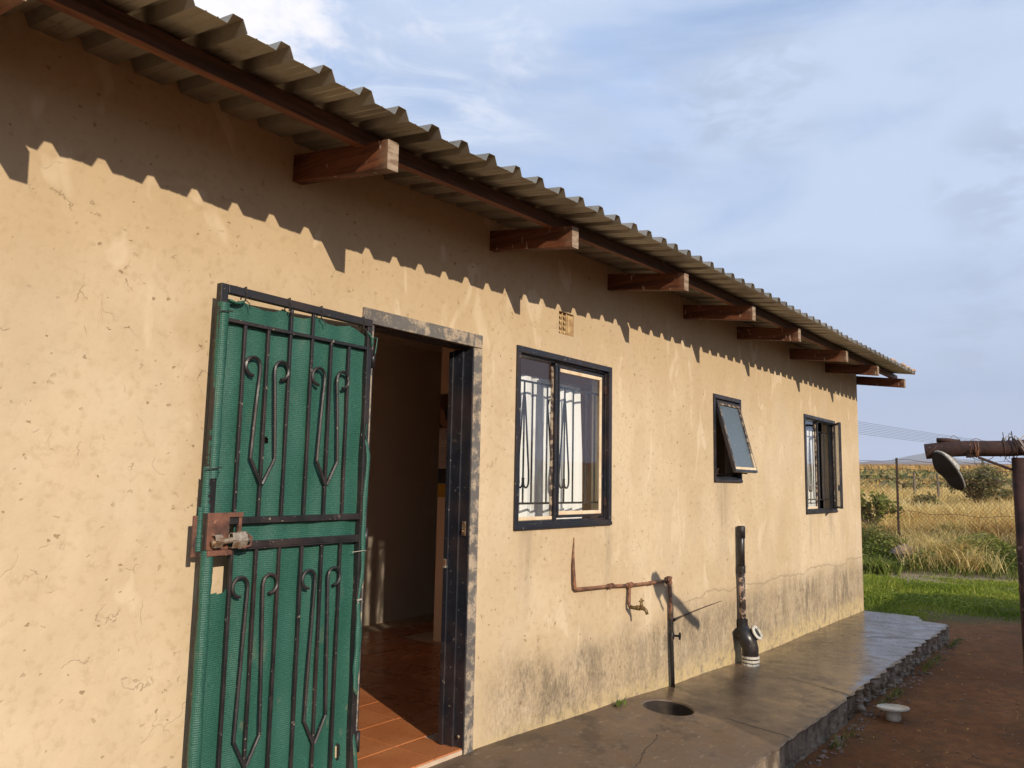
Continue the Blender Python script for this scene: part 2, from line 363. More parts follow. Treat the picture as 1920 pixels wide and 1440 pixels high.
def m_tile():
    m = Mat('terracotta_tile', 0.22, spec=0.5)
    c = m.mix(m.rng(m.noise(3.2, 5), .35, .65), (0.44, 0.150, 0.052), (0.53, 0.20, 0.075))
    oi = m.N.new('ShaderNodeObjectInfo'); c = m.mix(m.mul(oi.outputs['Random'], .35), c, (0.30, .085, .032))
    c = m.mix(m.rng(m.noise(40, 4), .6, .72, 0, .5), c, (0.22, .07, .03))
    return m.out(c, rough=m.rng(m.noise(5, 5), .3, .7, .22, .36), normal=m.bump(m.noise(9, 3), .05, .003))

MT = {}
def flat(name, c, rough=.7, metal=0, spec=.4):
    m = Mat(name, rough, metal, spec)
    return m.out(m.mix(m.rng(m.noise(12, 4), .3, .7), c, tuple(v * .82 for v in c)), normal=m.bump(m.noise(60, 3), .12, .002))
MT['plaster'] = m_plaster()
MT['inner'] = m_simple('inner_wall_paint', (0.74, 0.61, 0.46), (0.78, 0.65, 0.50), 2, .8)
MT['partition'] = m_simple('partition_paint', (0.84, 0.62, 0.46), (0.86, 0.65, 0.49), 2, .8)
MT['ceiling'] = flat('ceiling_board', (0.70, 0.63, 0.52))
MT['iron'] = None
def m_sheet():
    m = Mat('galvanised_sheet', 0.48, 0.55, .5)
    c = m.mix(m.rng(m.noise(2.2, 6, .6, m.map(sc=(1, .35, 1))), .35, .68), (0.26, 0.235, 0.190), (0.38, .345, .285))
    oi = m.N.new('ShaderNodeObjectInfo'); c = m.mix(m.mul(oi.outputs['Random'], .35), c, (0.19, .165, .125))
    c = m.mix(m.rng(m.noise(9, 6, .7, m.map(sc=(1.6, .5, 1))), .54, .70, 0, .6), c, (0.16, .105, .065))
    return m.out(c, rough=m.rng(m.noise(7, 5), .3, .7, .38, .62), normal=m.bump(m.noise(4, 4, .5, m.map(sc=(1, .3, 1))), .15, .006))
MT['sheet'] = m_sheet()
MT['rafter'] = m_wood('stained_rafter', 'y', (0.175, 0.062, 0.028), (0.060, 0.022, 0.013))
MT['purlin'] = m_wood('stained_purlin', 'x', (0.22, 0.078, 0.032), (0.085, 0.030, 0.016))
MT['endgrain'] = m_simple('end_grain', (0.33, 0.25, 0.18), (0.17, 0.11, 0.07), 14, .9, sc=(1, 1, 3.5))
MT['black'] = m_paint()
MT['blackpeel'] = m_paint('peeling_black_paint', amt=(0.66, 0.71), worn=(.20, .13, .09))
MT['greyframe'] = m_paint('worn_grey_paint', base=(0.125, 0.115, 0.105), worn=(.46, .36, .25), amt=(.46, .60), rust=.35, rough=.6)
MT['bars'] = m_paint('gate_bar_paint', base=(0.014, 0.013, 0.014), worn=(.15, .10, .08), amt=(.62, .74), rust=.45, rough=.42)
MT['rustyplate'] = m_rust('rusty_plate', (0.19, 0.085, 0.055), (0.06, 0.032, 0.026), (.36, .17, .1), .6, 11)
MT['rust'] = m_rust('rusty_iron', (0.060, 0.029, 0.023), (0.022, 0.013, 0.012), (.24, .15, .12))
MT['bluntsteel'] = m_simple('galvanised_steel', (0.46, 0.42, 0.34), (0.22, .12, .06), 22, .45, .5)
MT['putty'] = m_simple('cream_putty', (0.72, 0.58, 0.40), (0.60, 0.44, 0.28), 14, .8)
MT['puttydark'] = m_simple('peeled_putty', (0.34, 0.26, 0.18), (0.05, 0.035, 0.03), 26, .8, lo=.42, hi=.55)
MT['net'] = m_net()
MT['basin'] = m_simple('shaded_drain_hole', (0.050, 0.036, 0.024), (0.022, 0.017, 0.013), 9, .9)  # near-black colour paints in the shade inside the drain hole
MT['slab'] = m_slab(); MT['ground'] = m_ground()
MT['glass'] = m_glass(); MT['frosted'] = m_frosted()
MT['curtain'] = m_curtain('opaque_curtain', 0.0); MT['sheer'] = m_curtain('sheer_curtain', 0.30, True)
MT['tile'] = m_tile()
MT['grout'] = flat('grout', (0.56, .42, .30), .9)
MT['copper'] = m_rust('rusty_water_pipe', (0.27, 0.13, 0.07), (0.07, 0.035, 0.025), (.46, .34, .25), .55, 17)
def m_riser():
    m = Mat('half_shadowed_riser', .5)
    a = m.mix(m.rng(m.noise(17, 7, .66), .35, .62), (0.07, .035, .025), (0.27, .13, .07))
    b_ = m.mix(m.rng(m.noise(20, 6, .7), .55, .62), (0.014, .012, .012), (0.10, .045, .03))
    c = m.mix(m.rng(m.add(m.z, m.mul(m.noise(20, 4), .12)), .74, .82), b_, a)  # lower half blackened to carry the pole's shadow beside the pipe
    return m.out(c, normal=m.bump(m.noise(80, 5), .4, .002))
MT['riser'] = m_riser()
MT['drainpeel'] = m_paint('drain_peeled_paint', base=(0.014, 0.012, 0.012), worn=(.50, .37, .28), amt=(.50, .54), rust=.9, rough=.5)
MT['brass'] = m_simple('weathered_brass', (0.24, 0.16, 0.065), (0.12, 0.08, .04), 20, .45, .4)
MT['drain'] = m_paint('drain_black_paint', base=(0.012, 0.012, 0.014), worn=(.40, .27, .19), amt=(.66, .70), rust=.35, rough=.4)
MT['drainwhite'] = m_paint('drain_white_paint', base=(0.55, 0.52, 0.45), worn=(.03, .03, .03), amt=(.56, .60), rust=.2, rough=.5)
MT['white'] = m_simple('dirty_white_plastic', (0.62, 0.58, 0.48), (0.45, .40, .31), 9, .5)
MT['brick'] = m_simple('air_brick_clay', (0.52, 0.36, 0.17), (0.30, .18, .09), 20, .9, bump=.5)
MT['sole'] = flat('rubber_sole', (0.035, .033, .030), .8)
MT['felt'] = m_simple('grey_knit', (0.46, 0.45, 0.43), (0.27, .265, .25), 60, .95, bump=.8)
MT['wire'] = m_rust('rusty_wire', (0.17, .08, .045), (0.07, .04, .03), (.3, .2, .14))
MT['palewire'] = flat('pale_wire', (0.42, .38, .33), .5)
MT['stone'] = m_simple('stone', (0.30, 0.20, 0.15), (0.16, .11, .085), 6, .95, bump=.6, bd=.02)
MT['mortar'] = m_simple('rubble', (0.52, 0.36, 0.26), (0.30, .2, .14), 12, .95, bump=.6, bd=.01)
MT['cable'] = flat('cable', (0.06, .065, .08), .6)
MT['post'] = m_rust('fence_post_iron', (0.08, .045, .03), (0.03, .022, .02), (.15, .1, .08))
MT['bark'] = m_simple('bark', (0.20, .16, .12), (0.10, .075, .055), 8, .95)
MT['paper'] = flat('paper', (0.58, .50, .47), .8); MT['ink'] = flat('dark_print', (0.035, .04, .045), .6)
MT['yellow'] = flat('yellow_print', (0.55, .33, .03), .6); MT['skin'] = flat('tan_print', (0.36, .19, .11), .6)
MT['brownprint'] = flat('brown_print', (0.10, .05, .035), .6)
MT['shed'] = flat('shed_wall', (0.30, .25, .2), .9)
MT['green'] = m_leaf('lawn_blade', [(0.10, 0.145, 0.014), (0.19, 0.25, 0.022), (0.30, 0.34, 0.04), (0.38, .36, .09)], trans=.4)
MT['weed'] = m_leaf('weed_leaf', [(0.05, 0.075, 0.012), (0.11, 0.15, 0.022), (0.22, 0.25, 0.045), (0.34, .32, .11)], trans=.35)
MT['straw'] = m_leaf('dry_grass_blade', [(0.34, 0.19, 0.06), (0.56, 0.38, 0.125), (0.70, 0.54, 0.21), (0.80, .66, .34)], .8, .35)
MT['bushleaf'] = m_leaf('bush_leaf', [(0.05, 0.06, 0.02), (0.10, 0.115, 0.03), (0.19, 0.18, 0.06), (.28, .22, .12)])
MT['tree'] = m_leaf('tree_leaf', [(0.03, 0.05, 0.012), (0.06, 0.09, 0.02), (0.10, .13, .03)])

# ------------------------------------------------------------------ geometry helpers
class MB:
    def __init__(s): s.v = []; s.f = []; s.mi = []; s.cur = 0
    def add(s, vs, fs):
        o = len(s.v); s.v += [tuple(v) for v in vs]; s.f += [tuple(i + o for i in f) for f in fs]; s.mi += [s.cur] * len(fs); return s
    def box(s, x0, x1, y0, y1, z0, z1):
        return s.add([(x0, y0, z0), (x1, y0, z0), (x1, y1, z0), (x0, y1, z0), (x0, y0, z1), (x1, y0, z1), (x1, y1, z1), (x0, y1, z1)],
                     [(0, 3, 2, 1), (4, 5, 6, 7), (0, 1, 5, 4), (1, 2, 6, 5), (2, 3, 7, 6), (3, 0, 4, 7)])
    def obox(s, c, ax, ay, az):      # centre + three half axes
        c, ax, ay, az = map(Vector, (c, ax, ay, az))
        vs = [c + sx * ax + sy * ay + sz * az for sz in (-1, 1) for sx, sy in ((-1, -1), (1, -1), (1, 1), (-1, 1))]
        return s.add(vs, [(0, 3, 2, 1), (4, 5, 6, 7), (0, 1, 5, 4), (1, 2, 6, 5), (2, 3, 7, 6), (3, 0, 4, 7)])
    def bar(s, p, q, w, h=None, up=(0, 0, 1)):
        p, q = Vector(p), Vector(q); d = (q - p); L = d.length / 2; d.normalize(); u = Vector(up)
        if abs(d.dot(u)) > .95: u = Vector((0, 1, 0))
        a = d.cross(u).normalized(); b = a.cross(d)
        return s.obox((p + q) / 2, d * L, a * w / 2, b * (h or w) / 2)
    def tube(s, pts, r, seg=8, cap=True, flatn=1.0):
        pts = [Vector(p) for p in pts]; n = len(pts); rs = r if isinstance(r, (list, tuple)) else [r] * n
        o = len(s.v); prev = None; vs = []
        for i, p in enumerate(pts):
            d = (pts[min(i + 1, n - 1)] - pts[max(i - 1, 0)]).normalized()
            if prev is None:
                u = Vector((0, 0, 1)) if abs(d.z) < .9 else Vector((0, 1, 0))
                a = d.cross(u).normalized()
            else: a = (prev - d * prev.dot(d)).normalized()
            prev = a; b = d.cross(a)
            for k in range(seg):
                t = 2 * math.pi * k / seg; vs.append(p + (a * math.cos(t) + b * math.sin(t) * flatn) * rs[i])
        fs = []
        for i in range(n - 1):
            for k in range(seg): fs.append((i * seg + k, i * seg + (k + 1) % seg, (i + 1) * seg + (k + 1) % seg, (i + 1) * seg + k))
        if cap: fs.append(tuple(range(seg))[::-1]); fs.append(tuple((n - 1) * seg + k for k in range(seg)))
        return s.add(vs, fs)
    def lathe(s, c, prof, seg=24, ax=(0, 0, 1)):
        c = Vector(c); ax = Vector(ax).normalized(); u = Vector((1, 0, 0)) if abs(ax.x) < .9 else Vector((0, 1, 0))
        a = ax.cross(u).normalized(); b = ax.cross(a); vs = []
        for r, h in prof:
            for k in range(seg):
                t = 2 * math.pi * k / seg; vs.append(c + ax * h + (a * math.cos(t) + b * math.sin(t)) * r)
        fs = [(i * seg + k, i * seg + (k + 1) % seg, (i + 1) * seg + (k + 1) % seg, (i + 1) * seg + k) for i in range(len(prof) - 1) for k in range(seg)]
        fs.append(tuple(range(seg))[::-1]); fs.append(tuple((len(prof) - 1) * seg + k for k in range(seg)))
        return s.add(vs, fs)
    def build(s, name, mat, parent=None, origin=None, smooth=False, bevel=0, **props):
        me = D.meshes.new(name); o_ = Vector(origin) if origin else Vector((0, 0, 0))
        me.from_pydata([Vector(v) - o_ for v in s.v], [], s.f)
        for mm in (mat if isinstance(mat, list) else [mat]): me.materials.append(MT[mm] if isinstance(mm, str) else mm)
        if any(s.mi): me.polygons.foreach_set('material_index', s.mi)
        if smooth: me.polygons.foreach_set('use_smooth', [True] * len(me.polygons))
        bm = bmesh.new(); bm.from_mesh(me); bmesh.ops.recalc_face_normals(bm, faces=bm.faces); bm.to_mesh(me); bm.free()
        return link(name, me, parent, o_, bevel, **props)
def link(name, me, parent=None, o_=Vector((0, 0, 0)), bevel=0, **props):
    ob = D.objects.new(name, me); COL.objects.link(ob); ob.location = o_
    if parent is not None:
        ob.parent = parent
        w = Matrix.Identity(4); p = parent
        while p is not None: w = Matrix.Translation(p.location) @ w; p = p.parent
        ob.location = Vector(o_) - w.translation
    if bevel:
        bv = ob.modifiers.new('bevel', 'BEVEL'); bv.width = bevel; bv.segments = 2; bv.limit_method = 'ANGLE'; bv.harden_normals = False
    for k, v in props.items(): ob[k] = v
    return ob
def thing(name, label, cat, loc=(0, 0, 0), group=None):
    o = D.objects.new(name, None); COL.objects.link(o); o.location = loc; o.empty_display_size = .2
    o['label'] = label; o['category'] = cat
    if group: o['group'] = group
    return o
def clone(src, loc, label, group=None):
    o = src.copy(); COL.objects.link(o); o.location = loc; o['label'] = label
    if group: o['group'] = group
    def rec(a, b):
        for ch in a.children:
            c = ch.copy(); COL.objects.link(c); c.parent = b; rec(ch, c)
    rec(src, o); return o
def pix(px, py): return (R @ Vector((px - 960, -(py - 720), -1500)))   # viewing direction, used to measure the photo
def onY(px, py, y): v = pix(px, py); v = v * (y / v.y); v.z += CAMZ; return v
def onX(px, py, x): v = pix(px, py); v = v * (x / v.x); v.z += CAMZ; return v
def wp(x, z, off):    # apparent wall coordinate -> real point standing off the wall by off
    k = (2.65 - off) / 2.65
    return Vector((x * k, 2.65 - off, (z - CAMZ) * k + CAMZ))
YW = 2.65; TH = 0.14

# ------------------------------------------------------------------ terrain
def smooth(a, b, x):
    t = np.clip((x - a) / (b - a), 0, 1); return t * t * (3 - 2 * t)
def hgt(x, y):
    x = np.asarray(x, float); y = np.asarray(y, float)
    h = 0.30 * smooth(17.0, 19.2, x)
    h = h + np.clip(x - 19, 0, 41) * .020 + np.clip(x - 60, 0, 140) * .030 + np.clip(x - 200, 0, 1500) * .0300
    bumps = (np.sin(x * .9 + y * .35) * .5 + np.sin(x * .37 - y * .8 + 1.3) * .5) * .05 * smooth(12.5, 17, x)
    bumps = bumps + (np.sin(x * .031 + y * .021) + np.sin(y * .047 + 2 + x * .013)) * .35 * smooth(60, 200, x)
    return h + bumps
def ground():
    xs = np.concatenate([np.array([-1500, -400, -120, -40, -12, -4]), np.linspace(-1, 24, 126), np.linspace(24.6, 70, 60), np.linspace(72, 260, 60), np.linspace(270, 1700, 40)])
    ys = np.concatenate([np.array([-1500, -500, -150, -50, -20, -8]), np.linspace(-4, 12, 81), np.linspace(12.8, 60, 50), np.linspace(64, 240, 36), np.array([300, 420, 700, 1500])])
    X, Y = np.meshgrid(xs, ys, indexing='ij'); Z = hgt(X, Y)
    Z += (rng.random(X.shape) - .5) * .012 * ((np.abs(X) < 25) & (np.abs(Y) < 13))
    v = np.stack([X.ravel(), Y.ravel(), Z.ravel()], 1); ny = len(ys)
    f = [(i * ny + j, (i + 1) * ny + j, (i + 1) * ny + j + 1, i * ny + j + 1) for i in range(len(xs) - 1) for j in range(ny - 1)]
    me = D.meshes.new('ground'); me.from_pydata(v.tolist(), [], f); me.materials.append(MT['ground'])
    me.polygons.foreach_set('use_smooth', [True] * len(f))
    link('ground', me, kind='structure')
ground()
def hill(name, x, prof, depth, mat):
    b = MB(); n = 60; vs = []; fs = []
    pr = np.array(prof)
    yy = np.linspace(pr[0, 0], pr[-1, 0], n)
    for i, t in enumerate(yy):
        e = np.interp(t, pr[:, 0], pr[:, 1]) + .0006 * math.sin(i * 1.7) + .0004 * math.sin(i * 4.1)
        for k, (dd, hh) in enumerate(((0, 0.0), (.25, .45), (.55, .8), (1, 1.0), (1.8, .3))):
            xx = x + depth * dd; wob = 1 + .04 * math.sin(i * .9 + k * 2)
            vs.append((xx, xx * t, -20 + (CAMZ + 20 + x * 0.02) * (1 if k else .3) + (x * (e - .02)) * hh * (wob if k < 3 else 1)))
        if i:
            for k in range(4): fs.append(((i - 1) * 5 + k, i * 5 + k, i * 5 + k + 1, (i - 1) * 5 + k + 1))
    b.add(vs, fs).build(name, mat, smooth=True, kind='structure')
MT['hillA'] = m_simple('near_hillside', (0.24, 0.165, 0.13), (0.15, .125, .10), .012, .95, bump=0)
MT['hillB'] = m_simple('far_hillside', (0.13, 0.11, 0.085), (0.17, .14, .10), .004, .95, bump=0)
hill('near_hill', 1750, [(-.05, .033), (.06, .034), (.12, .038), (.16, .040), (.18, .041), (.20, .0395), (.22, .0415), (.235, .0405), (.27, .039), (.5, .035)], 500, 'hillA')
hill('far_hill', 4200, [(-.05, .030), (.10, .034), (.15, .043), (.172, .0505), (.180, .0505), (.195, .0465), (.23, .037), (.3, .034), (.5, .03)], 900, 'hillB')

# ------------------------------------------------------------------ concrete slab along the wall
def zs_wall(x): return float(np.interp(x, [-3, 3.2, 4.6, 5.4, 6.8, 10.5], [.325, .31, .265, .225, .185, .165]))
def zs(x, y):
    t = min(max((y - 1.65) / 1.0, 0), 1); return .17 + (zs_wall(x) - .17) * t
def slab():
    st = .04
    xs = [round(3.03 + st * i, 4) for i in range(188)]      # 3.03 .. 10.51
    xs = [-2.5, -1.5, -.5, .5, 1.5, 2.2] + [round(2.39 + st * i, 3) for i in range(16)] + xs
    ys = [round(1.655 + st * j, 4) for j in range(27)]       # to 2.695
    cx, cy = 4.79, 2.395; hx0, hx1 = 4.59, 4.99; hy0, hy1 = 2.215, 2.575
    # snap lists so the hole square lies on grid lines
    xi0 = min(range(len(xs)), key=lambda i: abs(xs[i] - hx0)); xi1 = min(range(len(xs)), key=lambda i: abs(xs[i] - hx1))
    yi0 = min(range(len(ys)), key=lambda i: abs(ys[i] - hy0)); yi1 = min(range(len(ys)), key=lambda i: abs(ys[i] - hy1))
    vs = []; fs = []; idx = {}
    def edge_y(x):      # ragged outer edge
        a_ = min(1, max(.2, (x - 5.6) / 1.2)); return 1.655 + .010 * a_ * math.sin(x * 3.1) + .009 * a_ * math.sin(x * 11.3 + 1) + (.014 * math.sin(x * 27) if x > 6 else .004 * math.sin(x * 29)) + (.27 + (x - 10.1) * .33 if x > 10.1 else 0)
    for i, x in enumerate(xs):
        for j, y in enumerate(ys):
            if j == 0: y = edge_y(x)
            else: y = max(y, edge_y(x) + .002 * j)
            z = zs(x, y) + .0025 * math.sin(x * 2.1 + y * 3) + .002 * math.sin(x * 5.3 - y * 4.1) + random.uniform(-.0006, .0006)
            if j == 0: z -= .003
            xx = x - (.30 * max(0, (2.3 - y)) if i == len(xs) - 1 else 0)
            idx[i, j] = len(vs); vs.append((xx, y, z))
    for i in range(len(xs) - 1):
        for j in range(len(ys) - 1):
            if xi0 <= i < xi1 and yi0 <= j < yi1: continue
            fs.append((idx[i, j], idx[i + 1, j], idx[i + 1, j + 1], idx[i, j + 1]))
    hole0 = len(fs)
    # ring round the drain hole
    loop = [(i, yi0) for i in range(xi0, xi1)] + [(xi1, j) for j in range(yi0, yi1)] + [(i, yi1) for i in range(xi1, xi0, -1)] + [(xi0, j) for j in range(yi1, yi0, -1)]
    rings = [[idx[k] for k in loop]]
    for rr, dz in ((.178, .004), (.168, .002), (.163, -.006), (.160, -.05), (.155, -.17), (.10, -.185), (.045, -.19), (.04, -.20)):
        ring = []
        for k in loop:
            a = math.atan2(ys[k[1]] - cy, xs[k[0]] - cx); w = 1 + .02 * math.sin(a * 3)
            x, y = cx + rr * math.cos(a) * w * 1.02, cy + rr * math.sin(a) * w * .95
            ring.append(len(vs)); vs.append((x, y, zs(x, y) * (1 if dz > -.01 else 0) + (zs(cx, cy) if dz <= -.01 else 0) + dz))
        rings.append(ring)
    n = len(loop)
    for a, b in zip(rings[:-1], rings[1:]):
        for k in range(n): fs.append((a[k], a[(k + 1) % n], b[(k + 1) % n], b[k]))
    fs.append(tuple(rings[-1])); hole1 = len(fs)
    # rough outer face, undercut lower down
    rows = 12; ntop = len(fs); prev = []
    for i in range(len(xs)): prev.append(len(vs)); vs.append(vs[idx[i, 0]])
    for r in range(1, rows + 1):
        cur = []; t = r / rows
        for i, x in enumerate(xs):
            y0 = vs[idx[i, 0]][1]; z0 = vs[idx[i, 0]][2]
            amp = (.010 + .022 * t) if x > 5.9 else .006 + .010 * t + (.02 * (t > .6))
            pp = Vector((x * 11, r * .16, 3.1)); n1 = mnoise.noise(pp) * .9 + .6 * mnoise.noise(pp * 2.7) + .22 * mnoise.noise(Vector((x * 40, r * .6, 1)))
            lump = mnoise.noise(Vector((x * 3.1, r * .18, 9)))
            kk = min(1, max(.25, (x - 5.6) / .8)); yy = y0 + .006 + amp * 1.05 * n1 * kk + random.uniform(-.08, .08) * amp + (.05 * max(0, lump) * t if x > 6 else .008 * lump * t)
            z = z0 * (1 - t) - .03 * t
            cur.append(len(vs)); vs.append((vs[idx[i, 0]][0] if i < len(xs) - 1 else vs[idx[i, 0]][0], yy, z))
        for i in range(len(xs) - 1): fs.append((prev[i], cur[i], cur[i + 1], prev[i + 1]))
        prev = cur
    # far end face
    e = len(xs) - 1; bot = []
    for j in range(len(ys)): v = vs[idx[e, j]]; bot.append(len(vs)); vs.append((v[0] + .01, v[1], -.03))
    for j in range(len(ys) - 1): fs.append((idx[e, j], bot[j], bot[j + 1], idx[e, j + 1]))
    o = MB().add(vs, fs).build('concrete_slab', 'slab', smooth=True, kind='structure')
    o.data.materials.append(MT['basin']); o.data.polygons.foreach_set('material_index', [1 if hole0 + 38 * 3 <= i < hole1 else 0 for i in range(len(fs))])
    o.data.polygons.foreach_set('use_smooth', [not (hole0 + 38 <= i < hole1) and i < ntop for i in range(len(fs))])
    
slab()
# crumbled concrete and stones at the foot of the slab
def rock(b, c, r, sq=(1, 1, .7), seed=0):
    rr = random.Random(seed); bm = bmesh.new(); bmesh.ops.create_icosphere(bm, subdivisions=2, radius=1)
    k = [rr.uniform(0, 6) for _ in range(6)]
    vs = []
    for v in bm.verts:
        d = 1 + .16 * math.sin(v.co.x * 3 + k[0]) + .13 * math.sin(v.co.y * 4 + k[1]) + .12 * math.sin(v.co.z * 3.4 + k[2]) + rr.uniform(-.05, .05)
        vs.append((c[0] + v.co.x * d * r * sq[0], c[1] + v.co.y * d * r * sq[1], c[2] + v.co.z * d * r * sq[2]))
    b.add(vs, [tuple(v.index for v in f.verts) for f in bm.faces]); bm.free()
b = MB()
for i in range(210):
    x = random.uniform(5, 10.3); y = 1.62 - abs(random.gauss(0, .05)) ; rock(b, (x, y, .004), random.uniform(.005, .016), seed=i)
for i in range(420):
    x = random.uniform(4.5, 12); y = random.uniform(.2, 1.6); rock(b, (x, y, .002), random.uniform(.003, .009), seed=i + 500)
b.build('gravel', 'stone', kind='stuff')

# ------------------------------------------------------------------ the house
house = thing('house', 'single storey ochre plastered house with corrugated iron eaves, open front door and three windows', 'house', (5, 4, 0))
def wall_panel(name, x0, x1, z0, z1, y0, y1, holes, mat, parent):
    xs = sorted({x0, x1} | {h[0] for h in holes} | {h[1] for h in holes}); zz = sorted({z0, z1} | {h[2] for h in holes} | {h[3] for h in holes})
    b = MB()
    def inside(cx, cz): return any(h[0] < cx < h[1] and h[2] < cz < h[3] for h in holes)
    for i in range(len(xs) - 1):
        for j in range(len(zz) - 1):
            if inside((xs[i] + xs[i + 1]) / 2, (zz[j] + zz[j + 1]) / 2): continue
            for y in (y0, y1): b.add([(xs[i], y, zz[j]), (xs[i + 1], y, zz[j]), (xs[i + 1], y, zz[j + 1]), (xs[i], y, zz[j + 1])], [(0, 1, 2, 3)])
    for h in holes + [(x0, x1, z0, z1)]:
        a, c, d, e = h
        for p, q in (((a, d), (c, d)), ((c, d), (c, e)), ((c, e), (a, e)), ((a, e), (a, d))):
            b.add([(p[0], y0, p[1]), (q[0], y0, q[1]), (q[0], y1, q[1]), (p[0], y1, p[1])], [(0, 1, 2, 3)])
    me = b.build(name, mat, parent)
    bm = bmesh.new(); bm.from_mesh(me.data); bmesh.ops.remove_doubles(bm, verts=bm.verts, dist=1e-5); bmesh.ops.recalc_face_normals(bm, faces=bm.faces); bm.to_mesh(me.data); bm.free()
    return me
XE = 10.53
DOOR = (2.36, 3.16, .10, 2.378); W1 = (3.478, 4.492, 1.372, 2.377); W2 = (6.122, 6.690, 1.662, 2.370); W3 = (8.415, 9.498, 1.362, 2.385); VENT = (3.888, 4.048, 2.514, 2.650)
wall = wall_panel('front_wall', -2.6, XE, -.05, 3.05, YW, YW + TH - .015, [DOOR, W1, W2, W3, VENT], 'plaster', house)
wall_panel('inner_lining', -2.6, XE - .14, .30, 2.9, YW + TH - .012, YW + TH, [DOOR[:2] + (.32, 2.378), W1, W2, W3], 'inner', house)
MB().box(XE - .14, XE, YW + TH + .002, 9.4, -.05, 3.5).build('gable_wall', 'plaster', house)
MB().box(-2.6, XE - .142, 9.26, 9.4, -.05, 3.5).build('rear_wall', 'plaster', house)
MB().box(-2.6, -2.46, YW + TH + .002, 9.258, -.05, 3.5).build('side_wall', 'plaster', house)
MB().box(-2.458, XE - .142, 5.47, 5.60, .30, 2.94).build('room_wall', 'inner', house)
MB().box(4.95, 5.07, YW + TH + .002, 4.572, .30, 2.94).build('partition_wall', 'partition', house, bevel=.006)
MB().box(1.3, 1.42, YW + TH + .002, 5.468, .30, 2.94).build('dividing_wall', 'inner', house)
MB().box(-2.458, XE - .142, YW + TH + .002, 9.258, 2.905, 2.93).build('ceiling', 'ceiling', house)
fl = MB().box(-2.458, XE - .142, YW + .02, 9.258, .10, .332)
fl.box(DOOR[0] + .002, DOOR[1] - .002, YW - .002, YW + .018, .10, .330)
fl = fl.build('floor', 'grout', house)
T = .325; g = .009
tm = D.meshes.new('tile'); tb = MB().box(g / 2, T - g / 2, g / 2, T - g / 2, -.001, .0035); tm.from_pydata(tb.v, [], tb.f); tm.materials.append(MT['tile'])
nt_ = 0
for i in range(-2, 10):
    for j in range(-1, 8):
        x = 2.585 + i * T; y = 2.914 + j * T
        if x + T > 4.95 and y < 4.58: continue
        if x < 1.62 or y + T > 5.465: continue
        if j == -1:      # threshold row is cut at the outer wall face
            if not (2.2 < x < 3.0): continue
            cb = MB().box(max(x + g / 2, DOOR[0] + .06), min(x + T - g / 2, DOOR[1] - .055), YW + .004, y + T - g / 2, .330, .3365); o = cb.build('tile', 'tile', fl)
            continue
        o = D.objects.new('tile', tm); COL.objects.link(o); o.parent = fl
        o.location = Vector((x, y, .333 + random.uniform(-.0008, .0008))); nt_ += 1
MB().box(1.43, 4.94, 5.45, 5.468, .345, .42).build('skirting', 'partition', house, bevel=.003)

# ---- roof: rafters, purlins, ribbed sheets
def dz(x): return float(np.interp(x, [-1, 1, 2.2, 3.4, 4.4, 6.8, 9.5, 10.6], [.0, -.004, -.02, .015, .045, .062, .075, .08]))
RS = .13
def zroof(x, y): return CAMZ + 1.298 + dz(x) + (y - 2.0) * RS      # underside of the pans
rx = [.685, 1.965, 3.245, 4.475, 5.605, 6.67, 8.05, 9.24, 10.56]
for i, x in enumerate(rx):
    d = dz(x); y0 = 2.095 + random.uniform(-.015, .03) + (-.035 if i == 1 else -.02 if i == 0 else 0); w = .025
    b = MB(); tw = random.uniform(-.004, .004)
    def zt(y): return zroof(x, y) - .058 + (.008 if i == 1 else 0)
    H = .108
    vs = []
    for y in (y0, y0 + .02, 2.4, 3.6):
        top, bot = zt(y), zt(y) - H - (.006 if i == 1 else 0)
        vs += [(x - w, y + .006, top), (x + w, y, top - .002), (x + w + tw, y, bot), (x - w + tw, y + .004, bot)]
    fs = [(4 * k + a, 4 * k + (a + 1) % 4, 4 * k + 4 + (a + 1) % 4, 4 * k + 4 + a) for k in range(3) for a in range(4)]
    b.add(vs, fs); b.cur = 1; b.add(vs[:4], [(0, 1, 2, 3)]); b.cur = 0
    b.build('rafter', ['rafter', 'endgrain'], house, bevel=.003, **({'label': 'rafter tail with a chipped pale corner'} if i == 2 else {}))
def beam_along(name, y, x0, x1, h, w, mat, parent):
    xs = np.linspace(x0, x1, 30); vs = []; fs = []
    for k, x in enumerate(xs):
        t = zroof(x, y) - .004 + .002 * math.sin(x * 5)
        vs += [(x, y, t), (x, y + w, t + w * RS), (x, y + w, t - h + w * RS), (x, y, t - h)]
        if k: fs += [((k - 1) * 4 + a, (k - 1) * 4 + (a + 1) % 4, k * 4 + (a + 1) % 4, k * 4 + a) for a in range(4)]
    fs += [(0, 1, 2, 3), (len(vs) - 4, len(vs) - 3, len(vs) - 2, len(vs) - 1)]
    b = MB().add(vs, fs)
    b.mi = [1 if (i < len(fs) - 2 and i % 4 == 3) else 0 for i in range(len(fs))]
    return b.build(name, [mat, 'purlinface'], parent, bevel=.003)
MT['purlinface'] = m_wood('shaded_purlin_face', 'x', (0.125, 0.062, 0.036), (0.050, 0.027, 0.017))  # outer face: eave shade put into the dark wood colour
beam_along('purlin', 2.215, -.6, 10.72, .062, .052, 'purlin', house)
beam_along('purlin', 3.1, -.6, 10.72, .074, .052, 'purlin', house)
P_ = .1685
